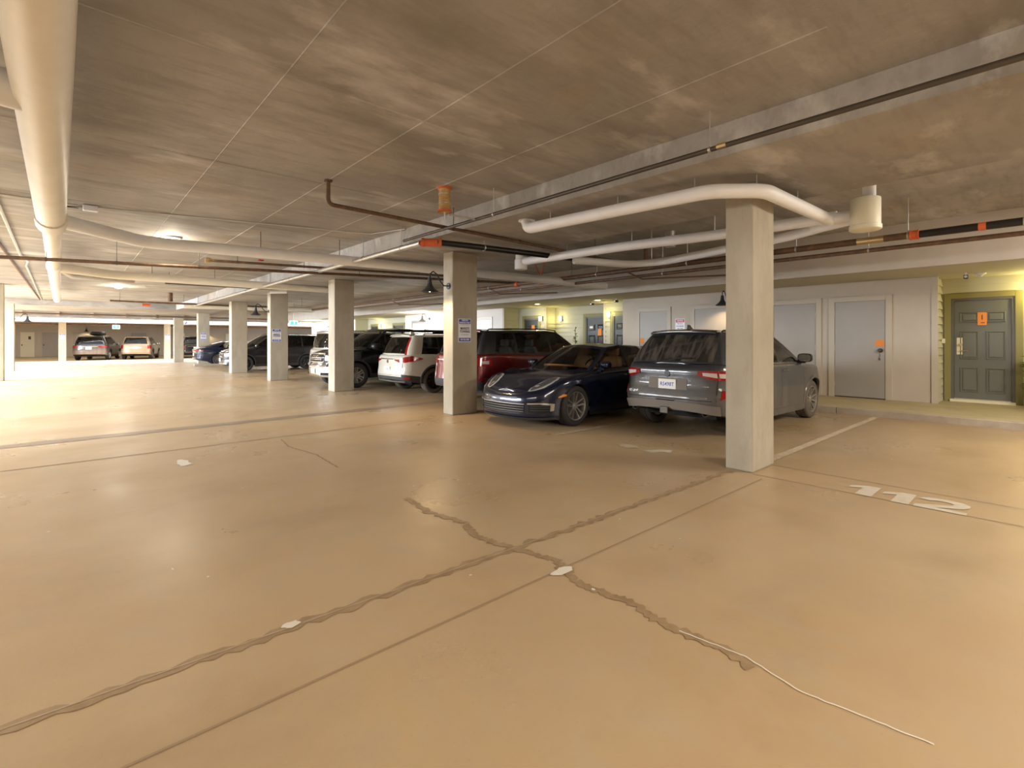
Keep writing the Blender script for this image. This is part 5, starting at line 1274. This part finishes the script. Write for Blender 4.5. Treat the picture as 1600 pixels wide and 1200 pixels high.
# potted plants
def leafy(root, pts, m='leaf'):
    for (b, t, w_) in pts:
        b, t = Vector(b), Vector(t); d = t-b; s_ = d.cross(Vector((0, 0, 1))).normalized()*w_; u = Vector((0, 0, .15*d.length))
        MB().add([b, b+d*.35+s_+u, b+d*.7+s_*.8+u, t, b+d*.7-s_*.8+u, b+d*.35-s_+u, b+d*.5+u*.7], [(0, 1, 6), (1, 2, 6), (2, 3, 6), (3, 4, 6), (4, 5, 6), (5, 0, 6)]).build('leaf', m, root)
def plant(x, y, h, label, n, spread, tiers=1):
    r = empty('potted_plant', (x, y, .115), 0, label, 'plant')
    MB().lathe([(0, 0), (.12, 0), (.16, .26), (.175, .28), (.16, .28), (.14, .24), (0, .24)], 20, 'z').build('pot', 'pot', r, 40)
    MB().tube([(0, 0, .2), (.01, 0, h*.6), (0, 0, h)], .012, 6).build('stem', 'pot', r)
    L = []
    for i in range(n):
        t = random.uniform(0, 2*PI); z = .3+(h-.3)*random.random(); sp_ = spread*(1.1-.8*(z-.3)/(h-.3)) if tiers > 1 else spread
        L.append(((0, 0, z), (math.cos(t)*sp_, math.sin(t)*sp_, z+random.uniform(-.02, .12)), .03 if tiers > 1 else .05))
    leafy(r, L)
plant(13.75, .30, .92, 'leafy potted plant right of the grey six-panel door at the picture edge', 60, .26)
plant(14.45, 12.45, 1.75, 'slim potted tree beside the dark door with the plaque', 70, .22, 2)

# ------------------------------------------------------------------ signs
def board(name, c, w_, h, label, cat='sign', m='signwhite', group=None, X=None, n='-y'):
    x, y, z = c
    if n == '-y': o = bx((x-w_/2, y-.006, z-h/2), (x+w_/2, y, z+h/2)).build(name, m, None, bevel=.002)
    else: o = bx((x-.006, y-w_/2, z-h/2), (x, y+w_/2, z+h/2)).build(name, m, None, bevel=.002)
    return tag(o, label, cat, group)
def towing_sign(x, y, z, label, full=True):
    o = board('parking_sign', (x, y, z), .30, .45, label, group='blue and white parking notices on the columns')
    f = y-.007
    bx((x-.138, f, z+.125), (x+.138, f+.002, z+.213)).build('blue_band', 'blue', o); bx((x-.138, f, z-.213), (x+.138, f+.002, z-.145)).build('blue_band', 'blue', o)
    N, U = (0, -1, 0), (0, 0, 1)
    text('VISITOR', .042, (x, f-.001, z+.190), N, U, 'signwhite', 'lettering', o, .0006, 1, .0012)
    text('PARKING ONLY', .040, (x, f-.001, z+.148), N, U, 'signwhite', 'lettering', o, .0006, .9, .0012)
    text('UNAUTHORIZED VEHICLES TOWED', .014, (x, f-.001, z+.105), N, U, 'ink', 'lettering', o, .0006, 1)
    text("MARIO'S", .066, (x, f-.001, z+.035), N, U, 'ink', 'lettering', o, .0006, .86, .0018)
    text('TOWING', .066, (x, f-.001, z-.025), N, U, 'ink', 'lettering', o, .0006, .86, .0018)
    text('AT OWNERS EXPENSE', .018, (x, f-.001, z-.085), N, U, 'ink', 'lettering', o, .0006, 1)
    text('250-762-4080', .046, (x, f-.001, z-.178), N, U, 'signwhite', 'lettering', o, .0006, .82, .0012)
    return o
towing_sign(5.71, 7.72, 1.615, 'blue and white towing sign on the column beside the white SUV')
towing_sign(5.52, 18.62, 1.60, 'blue and white parking notice on the fourth column')
towing_sign(6.28, 35.6, 1.66, 'faded parking notice on the column in front of the blue fastback')
towing_sign(-.25, 46.1, 1.65, 'parking notice on the far thin column left of the black wagon')
towing_sign(5.75, 46.1, 1.65, 'parking notice on the far thin column right of the gold SUV')
rs = board('warning_sign', (XW-.002, 7.51, 1.86), .30, .40, 'red and white warning notice on the beige wall above the dusty SUV', n='-x')
bx((XW-.010, 7.375, 1.95), (XW-.008, 7.645, 2.04)).build('red_band', 'red', rs)
text('NOTICE', .055, (XW-.0105, 7.51, 1.995), (-1, 0, 0), (0, 0, 1), 'signwhite', 'lettering', rs, .0006, .9, .001)
text('PRIVATE', .05, (XW-.0085, 7.51, 1.91), (-1, 0, 0), (0, 0, 1), 'red', 'lettering', rs, .0006, .9, .001); text('NO PARKING', .042, (XW-.0085, 7.51, 1.84), (-1, 0, 0), (0, 0, 1), 'ink', 'lettering', rs, .0006, .9, .001); text('KEEP CLEAR', .036, (XW-.0085, 7.51, 1.77), (-1, 0, 0), (0, 0, 1), 'ink', 'lettering', rs, .0006, .9, .001)
def exit_sign(x, y, z, label, top):
    r = empty('exit_sign', (x, y, z), 0, label, 'exit sign', 'green and white exit signs')
    bx((-.22, -.03, -.14), (.22, .03, .14)).build('sign_box', 'exitwhite', r, bevel=.006)
    # the running-figure pictogram and the doorway as green raised shapes
    bx((-.19, -.034, -.11), (-.02, -.03, .11)).build('pictogram_panel', 'green', r); bx((.04, -.034, -.10), (.18, -.03, .10)).build('pictogram_door', 'green', r)
    MB().tube([(0, 0, .14), (0, 0, top-z)], .012, 8).build('hanger_rod', 'steel', r)
exit_sign(9.84, 30.0, 2.43, 'hanging exit sign above the black SUV roof', ZR)
exit_sign(2.65, 46.0, 2.40, 'hanging exit sign in the far bays above the black wagon', 2.68)
